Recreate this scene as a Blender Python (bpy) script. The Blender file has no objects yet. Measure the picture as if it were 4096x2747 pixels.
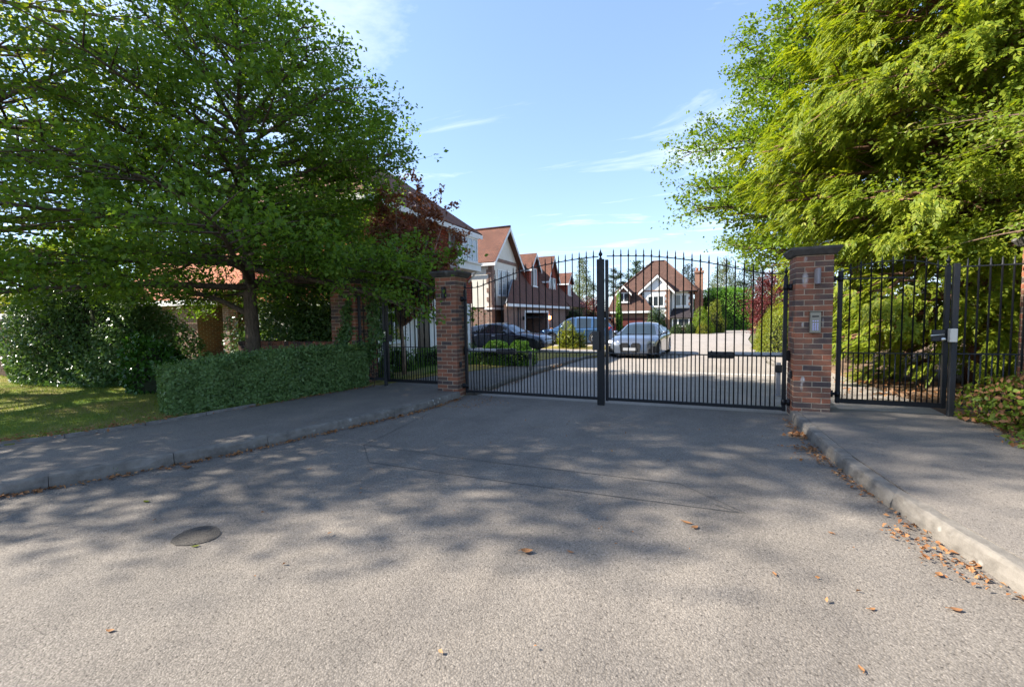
import bpy, math, random
import numpy as np
from mathutils import Vector, Matrix

R = math.radians
SC = bpy.context.scene
COL = SC.collection
PI = math.pi

# ------------------------------------------------------------------ camera
# The gate line is the X axis (X = 0 at the inner corner of the far pillar), Y runs up the drive, Z up.
cam = bpy.data.objects.new('camera', bpy.data.cameras.new('camera'))
COL.objects.link(cam)
SC.camera = cam
_yaw, _pitch, _roll = R(22.67), R(3.45), R(0.98)
_fw = Vector((-math.sin(_yaw) * math.cos(_pitch), math.cos(_yaw) * math.cos(_pitch), -math.sin(_pitch)))
_rt = Vector((math.cos(_yaw), math.sin(_yaw), 0))
_up = _rt.cross(_fw)
_r2 = _rt * math.cos(_roll) - _up * math.sin(_roll)
_u2 = _up * math.cos(_roll) + _rt * math.sin(_roll)
if (-Vector((0, 0, 1))).dot(_r2) < 0:
    _r2 = _rt * math.cos(_roll) + _up * math.sin(_roll)
    _u2 = _up * math.cos(_roll) - _rt * math.sin(_roll)
_m = Matrix((_r2, _u2, -_fw)).transposed().to_4x4()
_m.translation = Vector((4.09, -7.107, 1.5))
cam.matrix_world = _m
cam.data.sensor_width = 36
cam.data.sensor_fit = 'HORIZONTAL'
cam.data.lens = 15.29
cam.data.clip_start = 0.05
cam.data.clip_end = 2000

# ------------------------------------------------------------------ sun, sky, exposure
SUN_EL = R(38)
TO_SUN = Vector((-math.cos(R(21)) * math.cos(SUN_EL), -math.sin(R(21)) * math.cos(SUN_EL), math.sin(SUN_EL)))
sun = bpy.data.objects.new('sun', bpy.data.lights.new('sun', 'SUN'))
COL.objects.link(sun)
sun.data.energy = 3.0
sun.data.angle = R(0.53)
sun.data.color = (1.0, 0.93, 0.82)
sun.rotation_euler = TO_SUN.to_track_quat('Z', 'Y').to_euler()

world = bpy.data.worlds.new('World')
SC.world = world
world.use_nodes = True
wn, wl = world.node_tree.nodes, world.node_tree.links
wn.clear()
w_out = wn.new('ShaderNodeOutputWorld')
w_bg = wn.new('ShaderNodeBackground')
w_sky = wn.new('ShaderNodeTexSky')
w_sky.sky_type = 'NISHITA'
w_sky.sun_disc = False
w_sky.sun_elevation = SUN_EL
w_sky.sun_rotation = math.atan2(TO_SUN.x, TO_SUN.y)
w_sky.air_density = 1.0
w_sky.dust_density = 0.25
w_sky.ozone_density = 2.4
w_bg.inputs['Strength'].default_value = 0.118
# thin cirrus: noise on a flat layer overhead, seen in perspective
w_tc = wn.new('ShaderNodeTexCoord')
w_sep = wn.new('ShaderNodeSeparateXYZ')
wl.new(w_tc.outputs['Generated'], w_sep.inputs[0])
def wmath(op, a, b=None, c=None):
    n = wn.new('ShaderNodeMath'); n.operation = op
    for i, v in enumerate((a, b, c)):
        if v is None: continue
        if isinstance(v, (int, float)): n.inputs[i].default_value = v
        else: wl.new(v, n.inputs[i])
    return n.outputs[0]
zc = wmath('MAXIMUM', w_sep.outputs['Z'], 0.03)
cx = wmath('DIVIDE', w_sep.outputs['X'], zc)
cy = wmath('DIVIDE', w_sep.outputs['Y'], zc)
w_cmb = wn.new('ShaderNodeCombineXYZ')
wl.new(wmath('MULTIPLY', cx, 0.55), w_cmb.inputs[0]); wl.new(wmath('MULTIPLY', cy, 1.1), w_cmb.inputs[1])
w_rot = wn.new('ShaderNodeMapping'); w_rot.inputs['Rotation'].default_value = (0, 0, R(28))
w_rot.inputs['Location'].default_value = (0.0, 0.0, 0)
wl.new(w_cmb.outputs[0], w_rot.inputs[0])
w_n1 = wn.new('ShaderNodeTexNoise'); w_n1.inputs['Scale'].default_value = 1.1
w_n1.inputs['Detail'].default_value = 9; w_n1.inputs['Roughness'].default_value = 0.62; w_n1.inputs['Distortion'].default_value = 0.6
wl.new(w_rot.outputs[0], w_n1.inputs['Vector'])
w_rmp = wn.new('ShaderNodeValToRGB')
w_rmp.color_ramp.elements[0].position = 0.53; w_rmp.color_ramp.elements[1].position = 0.84
wl.new(w_n1.outputs['Fac'], w_rmp.inputs[0])
w_mix = wn.new('ShaderNodeMix'); w_mix.data_type = 'RGBA'
w_hz = wn.new('ShaderNodeMapRange')        # fade of the cirrus into the horizon
w_hz.inputs['From Min'].default_value = 0.02; w_hz.inputs['From Max'].default_value = 0.16
wl.new(w_sep.outputs['Z'], w_hz.inputs['Value'])
wl.new(wmath('MULTIPLY', wmath('MULTIPLY', w_rmp.outputs['Color'], 0.75), w_hz.outputs[0]), w_mix.inputs['Factor'])
# gamma and tint on the sky colour: evens it out, lifts the zenith
w_gam = wn.new('ShaderNodeGamma'); w_gam.inputs['Gamma'].default_value = 0.62
wl.new(w_sky.outputs['Color'], w_gam.inputs['Color'])
w_tint = wn.new('ShaderNodeMix'); w_tint.data_type = 'RGBA'; w_tint.blend_type = 'MULTIPLY'; w_tint.inputs['Factor'].default_value = 1.0
wl.new(w_gam.outputs['Color'], w_tint.inputs['A']); w_tint.inputs['B'].default_value = (0.70, 0.795, 0.98, 1)
wl.new(w_tint.outputs['Result'], w_mix.inputs['A'])
w_mix.inputs['B'].default_value = (3.4, 3.45, 3.5, 1)
wl.new(w_mix.outputs['Result'], w_bg.inputs['Color'])
wl.new(w_bg.outputs[0], w_out.inputs['Surface'])

SC.view_settings.view_transform = 'Standard'
SC.view_settings.look = 'None'
SC.view_settings.exposure = 2.3
SC.view_settings.gamma = 1
SC.view_settings.use_curve_mapping = False
SC.render.engine = 'CYCLES'
SC.cycles.use_denoising = True
SC.cycles.max_bounces = 8
SC.cycles.transparent_max_bounces = 8
SC.cycles.sample_clamp_indirect = 6

# ------------------------------------------------------------------ helpers
def tag(o, label=None, cat=None, group=None, kind=None):
    if label: o['label'] = label
    if cat: o['category'] = cat
    if group: o['group'] = group
    if kind: o['kind'] = kind
    return o

def thing(name, label, cat, loc=(0, 0, 0), rz=0.0, group=None):
    o = bpy.data.objects.new(name, None)
    o.empty_display_size = 0.1
    COL.objects.link(o)
    o.location = loc
    o.rotation_euler = (0, 0, rz)
    return tag(o, label, cat, group)

class MB:
    """collects polygons for one mesh"""
    def __init__(s): s.v = []; s.f = []; s.sm = []
    def add(s, vs, fs, smooth=False):
        k = len(s.v); s.v += [tuple(v) for v in vs]
        for f in fs: s.f.append([i + k for i in f]); s.sm.append(smooth)
        return s
    def box(s, x0, x1, y0, y1, z0, z1):
        return s.add([(x0,y0,z0),(x1,y0,z0),(x1,y1,z0),(x0,y1,z0),(x0,y0,z1),(x1,y0,z1),(x1,y1,z1),(x0,y1,z1)],
                     [(3,2,1,0),(4,5,6,7),(0,1,5,4),(1,2,6,5),(2,3,7,6),(3,0,4,7)])
    def cbox(s, x0, x1, y0, y1, z0, z1, c):
        """box with chamfered edges (24 corner points)"""
        P = []; idx = {}
        X = (x0, x1); Y = (y0, y1); Z = (z0, z1)
        for i in (0,1):
            for j in (0,1):
                for k in (0,1):
                    x, y, z = X[i], Y[j], Z[k]
                    dx, dy, dz = (c, -c)[i], (c, -c)[j], (c, -c)[k]
                    for ax, p in enumerate(((x, y+dy, z+dz), (x+dx, y, z+dz), (x+dx, y+dy, z))):
                        idx[(i,j,k,ax)] = len(P); P.append(p)
        F = []
        def quad(ax, q): return [idx[(a,b,cc,ax)] for a,b,cc in q]
        F.append(quad(0, [(0,0,0),(0,0,1),(0,1,1),(0,1,0)])); F.append(quad(0, [(1,0,0),(1,1,0),(1,1,1),(1,0,1)]))
        F.append(quad(1, [(0,0,0),(1,0,0),(1,0,1),(0,0,1)])); F.append(quad(1, [(0,1,0),(0,1,1),(1,1,1),(1,1,0)]))
        F.append(quad(2, [(0,0,0),(0,1,0),(1,1,0),(1,0,0)])); F.append(quad(2, [(0,0,1),(1,0,1),(1,1,1),(0,1,1)]))
        for j in (0,1):
            for k in (0,1): F.append([idx[(0,j,k,1)], idx[(1,j,k,1)], idx[(1,j,k,2)], idx[(0,j,k,2)]])
        for i in (0,1):
            for k in (0,1): F.append([idx[(i,0,k,0)], idx[(i,1,k,0)], idx[(i,1,k,2)], idx[(i,0,k,2)]])
        for i in (0,1):
            for j in (0,1): F.append([idx[(i,j,0,0)], idx[(i,j,1,0)], idx[(i,j,1,1)], idx[(i,j,0,1)]])
        for i in (0,1):
            for j in (0,1):
                for k in (0,1): F.append([idx[(i,j,k,0)], idx[(i,j,k,1)], idx[(i,j,k,2)]])
        s.fix = True
        return s.add(P, F)
    def ob(s, o, u, n, u0, u1, z0, z1, d0, d1):
        """box in a wall's own axes: u along the wall, z up, n outwards"""
        o, u, n = Vector(o), Vector(u), Vector(n); z = Vector((0,0,1))
        P = []
        for d in (d0, d1):
            for (a, b) in ((u0,z0),(u1,z0),(u1,z1),(u0,z1)): P.append(o + u*a + z*b + n*d)
        s.fix = True
        return s.add(P, [(0,1,2,3),(7,6,5,4),(0,4,5,1),(1,5,6,2),(2,6,7,3),(3,7,4,0)])
    def slab(s, poly, t):
        """a planar polygon given a thickness t below its face"""
        P = [Vector(p) for p in poly]
        nrm = Vector((0,0,0))
        for i in range(len(P)):
            a, b = P[i], P[(i+1) % len(P)]
            nrm += Vector(((a.y-b.y)*(a.z+b.z), (a.z-b.z)*(a.x+b.x), (a.x-b.x)*(a.y+b.y)))
        nrm.normalize()
        Q = [p - nrm*t for p in P]; k = len(P)
        F = [list(range(k)), list(range(2*k-1, k-1, -1))]
        for i in range(k):
            j = (i+1) % k; F.append([j, i, i+k, j+k])
        return s.add(P + Q, F)
    def prism(s, poly, z0, z1):
        """plan polygon between two heights"""
        return s.slab([(p[0], p[1], z1) for p in poly], z1 - z0)
    def tube(s, pts, rad, sides=6, caps=True, smooth=True):
        pts = [Vector(p) for p in pts]
        if not isinstance(rad, (list, tuple)): rad = [rad]*len(pts)
        rings = []; prev = None
        for i, p in enumerate(pts):
            t = (pts[min(i+1, len(pts)-1)] - pts[max(i-1, 0)])
            if t.length < 1e-9: t = Vector((0,0,1))
            t.normalize()
            a = prev if prev is not None else (Vector((1,0,0)) if abs(t.x) < 0.8 else Vector((0,1,0)))
            a = (a - t*a.dot(t))
            if a.length < 1e-5: a = t.orthogonal()
            a.normalize(); prev = a; b = t.cross(a)
            rings.append([p + (a*math.cos(2*PI*k/sides) + b*math.sin(2*PI*k/sides))*rad[i] for k in range(sides)])
        V = [q for r in rings for q in r]; F = []
        for i in range(len(rings)-1):
            for k in range(sides):
                k2 = (k+1) % sides
                F.append((i*sides+k, i*sides+k2, (i+1)*sides+k2, (i+1)*sides+k))
        if caps:
            F.append(tuple(range(sides-1, -1, -1))); m = (len(rings)-1)*sides
            F.append(tuple(range(m, m+sides)))
        return s.add(V, F, smooth)
    def lathe(s, prof, o=(0,0,0), sides=16, axis='z', smooth=True):
        """prof: (radius, height) pairs"""
        V = []; F = []; o = Vector(o)
        for r, h in prof:
            for k in range(sides):
                a = 2*PI*k/sides; x, y = r*math.cos(a), r*math.sin(a)
                V.append(o + (Vector((x,y,h)) if axis == 'z' else Vector((x,h,y)) if axis == 'y' else Vector((h,x,y))))
        for i in range(len(prof)-1):
            for k in range(sides):
                k2 = (k+1) % sides; F.append((i*sides+k, i*sides+k2, (i+1)*sides+k2, (i+1)*sides+k))
        F.append(tuple(range(sides))); m = (len(prof)-1)*sides; F.append(tuple(range(m, m+sides)))
        s.fix = True
        return s.add(V, F, smooth)
    def mesh(s, name, mat):
        me = bpy.data.meshes.new(name)
        me.from_pydata(s.v, [], s.f)
        if getattr(s, 'fix', False):
            import bmesh
            bm = bmesh.new(); bm.from_mesh(me)
            bmesh.ops.recalc_face_normals(bm, faces=bm.faces); bm.to_mesh(me); bm.free()
        if any(s.sm) and len(me.polygons) == len(s.sm):
            me.polygons.foreach_set('use_smooth', s.sm)
        if mat: me.materials.append(mat)
        me.update()
        return me
    def build(s, name, mat, parent=None, **kw):
        o = bpy.data.objects.new(name, s.mesh(name, mat))
        COL.objects.link(o)
        if parent is not None: o.parent = parent
        return tag(o, **kw) if kw else o

def inst(name, me, parent, loc=(0,0,0), rot=(0,0,0)):
    o = bpy.data.objects.new(name, me)
    COL.objects.link(o)
    o.parent = parent; o.location = loc; o.rotation_euler = rot
    return o

def children_of(o): return [c for c in bpy.data.objects if c.parent is o]

# ------------------------------------------------------------------ materials
def mat(name, col=(0.5,0.5,0.5), rough=0.6, metal=0.0, spec=0.5, coat=0.0, emit=None, estr=0.0):
    m = bpy.data.materials.new(name); m.use_nodes = True
    b = m.node_tree.nodes['Principled BSDF']
    b.inputs['Base Color'].default_value = (*col, 1)
    b.inputs['Roughness'].default_value = rough
    b.inputs['Metallic'].default_value = metal
    b.inputs['Specular IOR Level'].default_value = spec
    b.inputs['Coat Weight'].default_value = coat
    if coat: b.inputs['Coat Roughness'].default_value = 0.05
    if emit:
        b.inputs['Emission Color'].default_value = (*emit, 1); b.inputs['Emission Strength'].default_value = estr
    return m

class NT:
    """small node-writing helper round one material"""
    def __init__(s, m):
        s.m = m; s.t = m.node_tree; s.b = s.t.nodes['Principled BSDF']
    def n(s, typ, **kw):
        nd = s.t.nodes.new(typ)
        for k, v in kw.items():
            if hasattr(nd, k) and not k[0].isupper(): setattr(nd, k, v)
            else: s.set(nd.inputs[k.replace('_', ' ')], v)
        return nd
    def set(s, sock, v):
        if isinstance(v, bpy.types.NodeSocket): s.t.links.new(v, sock)
        elif isinstance(v, (tuple, list)) and sock.type == 'RGBA' and len(v) == 3: sock.default_value = (*v, 1)
        else: sock.default_value = v
    def math(s, op, a, b=0.0, c=None):
        nd = s.t.nodes.new('ShaderNodeMath'); nd.operation = op
        s.set(nd.inputs[0], a); s.set(nd.inputs[1], b)
        if c is not None: s.set(nd.inputs[2], c)
        return nd.outputs[0]
    def noise(s, scale, detail=4, rough=0.55, vec=None, dist=0.0):
        nd = s.n('ShaderNodeTexNoise', Scale=scale, Detail=detail, Roughness=rough, Distortion=dist)
        s.t.links.new(vec if vec is not None else s.pos(), nd.inputs['Vector'])
        return nd.outputs['Fac']
    def pos(s):
        if not hasattr(s, '_geo'): s._geo = s.t.nodes.new('ShaderNodeNewGeometry')
        return s._geo.outputs['Position']
    def objc(s):
        if not hasattr(s, '_tc'): s._tc = s.t.nodes.new('ShaderNodeTexCoord')
        return s._tc.outputs['Object']
    def island(s):
        s.pos(); return s._geo.outputs['Random Per Island']
    def orand(s):
        if not hasattr(s, '_oi'): s._oi = s.t.nodes.new('ShaderNodeObjectInfo')
        return s._oi.outputs['Random']
    def ramp(s, fac, stops, interp='LINEAR'):
        nd = s.t.nodes.new('ShaderNodeValToRGB'); cr = nd.color_ramp; cr.interpolation = interp
        while len(cr.elements) < len(stops): cr.elements.new(0.5)
        for e, (p, c) in zip(cr.elements, stops):
            e.position = p; e.color = (*c, 1) if len(c) == 3 else c
        s.t.links.new(fac, nd.inputs[0]); return nd.outputs['Color']
    def mix(s, fac, a, b, blend='MIX'):
        nd = s.t.nodes.new('ShaderNodeMix'); nd.data_type = 'RGBA'; nd.blend_type = blend
        s.set(nd.inputs['Factor'], fac); s.set(nd.inputs['A'], a); s.set(nd.inputs['B'], b)
        return nd.outputs['Result']
    def bump(s, h, strength=0.5, dist=0.01):
        nd = s.n('ShaderNodeBump', Strength=strength, Distance=dist); s.t.links.new(h, nd.inputs['Height'])
        s.t.links.new(nd.outputs[0], s.b.inputs['Normal']); return nd
    def col(s, c): s.set(s.b.inputs['Base Color'], c)
    def rough(s, c): s.set(s.b.inputs['Roughness'], c)
    def wallvec(s):
        """(along the wall, up, 0) for axis-aligned walls and roof slopes"""
        s.pos(); sp = s.t.nodes.new('ShaderNodeSeparateXYZ'); s.t.links.new(s._geo.outputs['Position'], sp.inputs[0])
        sn = s.t.nodes.new('ShaderNodeSeparateXYZ'); s.t.links.new(s._geo.outputs['True Normal'], sn.inputs[0])
        f = s.math('GREATER_THAN', s.math('ABSOLUTE', sn.outputs[0]), s.math('ABSOLUTE', sn.outputs[1]))
        u = s.math('ADD', s.math('MULTIPLY', sp.outputs[1], f), s.math('MULTIPLY', sp.outputs[0], s.math('SUBTRACT', 1.0, f)))
        cb = s.t.nodes.new('ShaderNodeCombineXYZ'); s.set(cb.inputs[0], u); s.set(cb.inputs[1], sp.outputs[2])
        return cb.outputs[0]

def leaf_mat(name, c1, c2, c3=None, trans=0.35, rough=0.45, tcol=None):
    """leaves: colour varies leaf by leaf; light passes through"""
    m = mat(name, c1, rough, spec=0.25); t = NT(m)
    stops = [(0.0, c1), (0.75, c2)] + ([(1.0, c3)] if c3 else [(1.0, c2)])
    big = t.noise(0.7, 2)
    f = t.math('ADD', t.math('MULTIPLY', t.island(), 0.75), t.math('MULTIPLY', big, 0.25))
    c = t.ramp(f, stops); t.col(c)
    tr = t.n('ShaderNodeBsdfTranslucent')
    hue = t.mix(1.0, c, tcol or (1.5, 1.45, 0.55), 'MULTIPLY'); t.set(tr.inputs['Color'], hue)
    mx = t.n('ShaderNodeMixShader'); mx.inputs[0].default_value = trans
    t.t.links.new(t.b.outputs[0], mx.inputs[1]); t.t.links.new(tr.outputs[0], mx.inputs[2])
    out = [n for n in t.t.nodes if n.type == 'OUTPUT_MATERIAL'][0]
    t.t.links.new(mx.outputs[0], out.inputs['Surface'])
    return m

M = {}
# asphalt: aggregate, worn patches, fine relief
def asphalt(name, dark, light, scale, spk=0.5, patch=0.5, bumpd=0.006):
    m = mat(name, light, 0.85, spec=0.25); t = NT(m)
    v = t.n('ShaderNodeTexVoronoi', Scale=scale); t.t.links.new(t.pos(), v.inputs['Vector'])
    sep = t.t.nodes.new('ShaderNodeSeparateColor'); t.t.links.new(v.outputs['Color'], sep.inputs[0])
    stone = t.ramp(sep.outputs[0], [(0.0, dark), (0.55, light), (0.86, tuple(x*1.22 for x in light)), (1.0, tuple(min(1, x*1.9) for x in light))])
    gap = t.ramp(v.outputs['Distance'], [(0.42, (1,1,1)), (0.75, (0.32,0.31,0.30))])
    c = t.mix(spk, light, t.mix(1.0, stone, gap, 'MULTIPLY'))
    big = t.noise(0.55, 5, 0.6); med = t.noise(3.1, 4)
    c = t.mix(patch, c, t.mix(1.0, c, t.ramp(big, [(0.3, (0.72,0.71,0.70)), (0.7, (1.18,1.15,1.10))]), 'MULTIPLY'))
    c = t.mix(0.6, c, t.mix(1.0, c, t.ramp(med, [(0.3, (0.82,0.82,0.83)), (0.7, (1.12,1.1,1.07))]), 'MULTIPLY'))
    mp = t.n('ShaderNodeMapping'); mp.inputs['Scale'].default_value = (1.0, 0.22, 1); t.t.links.new(t.pos(), mp.inputs['Vector'])
    wear = t.noise(1.7, 4, 0.6, mp.outputs[0])
    c = t.mix(patch, c, t.mix(1.0, c, t.ramp(wear, [(0.35, (0.80,0.79,0.78)), (0.62, (1.10,1.09,1.07))]), 'MULTIPLY'))
    oil = t.ramp(t.noise(0.9, 6, 0.7), [(0.64, (1,1,1)), (0.74, (0.72,0.71,0.70))])
    c = t.mix(patch, c, t.mix(1.0, c, oil, 'MULTIPLY'))
    pit = t.noise(scale*0.5, 2, 0.6)
    pm = t.ramp(pit, [(0.60, (1,1,1)), (0.67, (0.30,0.29,0.28))])
    c = t.mix(0.75, c, t.mix(1.0, c, pm, 'MULTIPLY'))
    t.col(c)
    h = t.math('ADD', t.math('MULTIPLY', v.outputs['Distance'], -1.0), t.math('MULTIPLY', pit, -0.8))
    t.bump(h, 0.55, bumpd)
    return m
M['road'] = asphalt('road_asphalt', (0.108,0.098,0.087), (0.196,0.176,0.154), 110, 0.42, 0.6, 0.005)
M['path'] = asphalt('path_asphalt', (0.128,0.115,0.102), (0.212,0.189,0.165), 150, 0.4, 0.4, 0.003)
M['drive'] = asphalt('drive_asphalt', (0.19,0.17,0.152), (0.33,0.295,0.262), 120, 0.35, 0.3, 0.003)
M['tar'] = asphalt('tar_patch', (0.036,0.033,0.030), (0.078,0.070,0.061), 110, 0.5, 0.3, 0.004)
M['seal'] = mat('crack_sealant', (0.075,0.07,0.064), 0.8)

def concrete(name, c, lichen=0.5, scale=22):
    m = mat(name, c, 0.9, spec=0.2); t = NT(m)
    n1 = t.noise(7, 6, 0.65); n2 = t.noise(scale*4, 3)
    base = t.ramp(n1, [(0.25, tuple(x*0.5 for x in c)), (0.55, c), (0.8, tuple(x*1.3 for x in c))])
    v = t.n('ShaderNodeTexVoronoi', Scale=scale*0.45); t.t.links.new(t.pos(), v.inputs['Vector'])
    blot = t.math('MULTIPLY', t.ramp(v.outputs['Distance'], [(0.16, (1,1,1)), (0.26, (0,0,0))]), t.ramp(t.noise(2.3, 3), [(0.5, (0,0,0)), (0.62, (1,1,1))]))
    base = t.mix(t.math('MULTIPLY', blot, lichen), base, (0.50,0.50,0.46))
    t.col(base); t.bump(t.math('ADD', n2, t.math('MULTIPLY', n1, 2.0)), 0.5, 0.006)
    return m
M['kerb'] = concrete('kerb_concrete', (0.185,0.166,0.142), 0.7)
M['cap'] = concrete('capstone_concrete', (0.075,0.07,0.062), 0.5, 14)
M['sett'] = concrete('granite_sett', (0.42,0.40,0.375), 0.2, 60)
M['edging'] = concrete('edging_concrete', (0.22,0.20,0.18), 0.4, 40)

def brick_piece(name, stains=()):
    """a single brick: kiln colour differs brick by brick and blotches within it"""
    m = mat(name, (0.2,0.08,0.05), 0.85, spec=0.25); t = NT(m)
    n1 = t.noise(5.5, 3, 0.6); n2 = t.noise(60, 4, 0.6); n3 = t.noise(260, 2)
    f = t.math('ADD', t.math('MULTIPLY', t.orand(), 0.82), t.math('MULTIPLY', t.math('SUBTRACT', n1, 0.5), 0.75))
    c = t.ramp(f, [(0.0, (0.072,0.055,0.052)), (0.22, (0.115,0.073,0.058)), (0.45, (0.20,0.088,0.054)), (0.75, (0.28,0.105,0.059)), (1.0, (0.37,0.14,0.073))])
    c = t.mix(0.45, c, t.mix(1.0, c, t.ramp(n2, [(0.3, (0.6,0.6,0.62)), (0.72, (1.35,1.3,1.25))]), 'MULTIPLY'))
    for (x, y, z, sx, sz, amt) in stains:
        sp = t.t.nodes.new('ShaderNodeSeparateXYZ'); t.t.links.new(t.pos(), sp.inputs[0])
        dx = t.math('DIVIDE', t.math('SUBTRACT', sp.outputs[0], x), sx)
        dz = t.math('DIVIDE', t.math('SUBTRACT', sp.outputs[2], z), sz)
        d = t.math('SQRT', t.math('ADD', t.math('MULTIPLY', dx, dx), t.math('MULTIPLY', dz, dz)))
        d = t.math('ADD', d, t.math('MULTIPLY', t.math('SUBTRACT', t.noise(22, 4), 0.5), 1.1))
        mk = t.ramp(d, [(0.35, (amt,)*3), (1.05, (0,0,0))])
        c = t.mix(mk, c, (0.62,0.58,0.55))
    t.col(c); t.bump(t.math('ADD', n3, n2), 0.4, 0.004)
    return m
M['brick'] = brick_piece('kiln_brick')
M['brick_stained'] = brick_piece('kiln_brick_stained', ((5.505, 0, 1.95, 0.04, 0.12, 0.6), (5.50, 0, 2.22, 0.03, 0.05, 0.35), (5.50, 0, 0.565, 0.032, 0.05, 0.9), (5.49, 0, 0.47, 0.02, 0.07, 0.4), (5.485, 0, 1.33, 0.018, 0.05, 0.5), (5.72, 0, 1.35, 0.015, 0.08, 0.4)))
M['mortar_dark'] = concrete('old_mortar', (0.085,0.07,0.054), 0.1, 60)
M['mortar'] = concrete('lime_mortar', (0.40,0.32,0.225), 0.1, 60)

def brickwork(name, c1, c2, mort, bw=0.225, rh=0.075, ms=0.011, dark=(0.09,0.07,0.07), offset=0.5):
    """walls too far off to pick bricks apart"""
    m = mat(name, c1, 0.88, spec=0.2); t = NT(m)
    b = t.n('ShaderNodeTexBrick', Color1=c1, Color2=c2, Mortar=mort, Scale=1.0, Mortar_Size=ms, Bias=0.0, Brick_Width=bw, Row_Height=rh)
    b.offset = offset
    t.t.links.new(t.wallvec(), b.inputs['Vector'])
    c = t.mix(t.ramp(t.noise(9, 3), [(0.5, (0,0,0)), (0.72, (0.6,)*3)]), b.outputs['Color'], dark)
    c = t.mix(0.5, c, t.mix(1.0, c, t.ramp(t.noise(0.9, 4), [(0.3, (0.75,)*3), (0.7, (1.2,)*3)]), 'MULTIPLY'))
    t.col(c); t.bump(t.math('MULTIPLY', b.outputs['Fac'], -1.0), 0.6, 0.01)
    return m
M['house_brick'] = brickwork('house_brick', (0.24,0.10,0.065), (0.15,0.082,0.066), (0.33,0.28,0.23))
M['far_brick'] = brickwork('far_brick', (0.36,0.15,0.09), (0.28,0.12,0.08), (0.36,0.28,0.22))
M['tile_hung'] = brickwork('tile_hung', (0.36,0.082,0.046), (0.26,0.062,0.04), (0.10,0.035,0.025), 0.165, 0.115, 0.012, (0.17,0.05,0.04))
M['chimney'] = brickwork('chimney_brick', (0.34,0.13,0.075), (0.26,0.10,0.06), (0.33,0.25,0.19))
def rooftile(name, c1, c2):
    m = mat(name, c1, 0.85, spec=0.2); t = NT(m)
    b = t.n('ShaderNodeTexBrick', Color1=c1, Color2=c2, Mortar=tuple(x*0.35 for x in c1), Scale=1.0, Mortar_Size=0.008, Bias=0.0, Brick_Width=0.165, Row_Height=0.075)
    b.offset = 0.5; t.t.links.new(t.wallvec(), b.inputs['Vector'])
    c = t.mix(0.6, b.outputs['Color'], t.mix(1.0, b.outputs['Color'], t.ramp(t.noise(1.1, 5), [(0.3, (0.7,)*3), (0.7, (1.25,)*3)]), 'MULTIPLY'))
    c = t.mix(t.ramp(t.noise(14, 2), [(0.7, (0,0,0)), (0.78, (0.5,)*3)]), c, (0.36,0.32,0.27))
    t.col(c); t.bump(t.math('MULTIPLY', b.outputs['Fac'], -1.0), 0.7, 0.015)
    return m
M['roof_brown'] = rooftile('roof_tile_brown', (0.175,0.078,0.052), (0.125,0.062,0.046))
M['roof_orange'] = rooftile('roof_tile_orange', (0.42,0.155,0.075), (0.33,0.115,0.06))
M['roof_dark'] = rooftile('roof_tile_dark', (0.05,0.04,0.042), (0.035,0.03,0.034))
M['roof_far'] = rooftile('roof_tile_far', (0.135,0.072,0.052), (0.10,0.056,0.043))

def render(name, c):
    m = mat(name, c, 0.8, spec=0.2); t = NT(m)
    n = t.noise(1.6, 5); t.col(t.mix(1.0, c, t.ramp(n, [(0.3, (0.88,0.87,0.85)), (0.7, (1.03,)*3)]), 'MULTIPLY'))
    t.bump(t.noise(70, 3), 0.25, 0.004); return m
M['white_render'] = render('white_render', (0.80,0.79,0.76))
M['cream_render'] = render('cream_render', (0.68,0.64,0.56))
M['white_paint'] = render('white_paint', (0.78,0.78,0.77))
M['quoin_brick'] = M['house_brick']
M['glass'] = mat('window_glass', (0.035,0.045,0.05), 0.06, spec=0.9)
M['glass_pale'] = mat('window_glass_blinds', (0.28,0.31,0.32), 0.08, spec=0.9)
M['dark_void'] = mat('dark_interior', (0.012,0.011,0.010), 0.9)
M['door_black'] = mat('door_black', (0.015,0.015,0.017), 0.3)
M['lead'] = mat('lead_flashing', (0.16,0.17,0.19), 0.5, metal=0.3)
M['plastic_grey'] = mat('grey_plastic', (0.22,0.22,0.23), 0.5)
M['garage_red'] = mat('garage_door_red', (0.13,0.03,0.025), 0.5)

def ironpaint(name, c, r):
    m = mat(name, c, r, spec=0.3); t = NT(m)
    t.rough(t.ramp(t.noise(9, 4), [(0.3, (r*0.8,)*3), (0.7, (r*1.25,)*3)]))
    t.col(t.mix(t.ramp(t.noise(16, 4), [(0.6, (0,0,0)), (0.8, (0.4,)*3)]), c, (0.03,0.028,0.026)))
    t.bump(t.noise(45, 2), 0.08, 0.003); return m
M['iron'] = ironpaint('black_iron_paint', (0.006,0.007,0.009), 0.42)
M['iron_dull'] = ironpaint('dusty_iron_paint', (0.028,0.029,0.031), 0.5)
M['alu'] = mat('silver_motor', (0.34,0.35,0.37), 0.4, metal=0.5)
M['steel'] = mat('bright_steel', (0.55,0.54,0.52), 0.3, metal=1.0)
M['black_plastic'] = mat('black_plastic', (0.012,0.012,0.013), 0.45)
M['lock_box'] = mat('lock_box_enamel', (0.62,0.57,0.48), 0.45)
M['intercom'] = mat('intercom_metal', (0.23,0.215,0.17), 0.4, metal=0.4)
M['key_blue'] = mat('lit_key', (0.26,0.27,0.42), 0.4, emit=(0.35,0.38,0.9), estr=0.08)
M['lamp_grey'] = mat('lamp_housing', (0.20,0.19,0.205), 0.45)
M['lamp_lit'] = mat('porch_bulb', (0.9,0.4,0.15), 0.4, emit=(1.0,0.35,0.08), estr=6.0)

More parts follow.
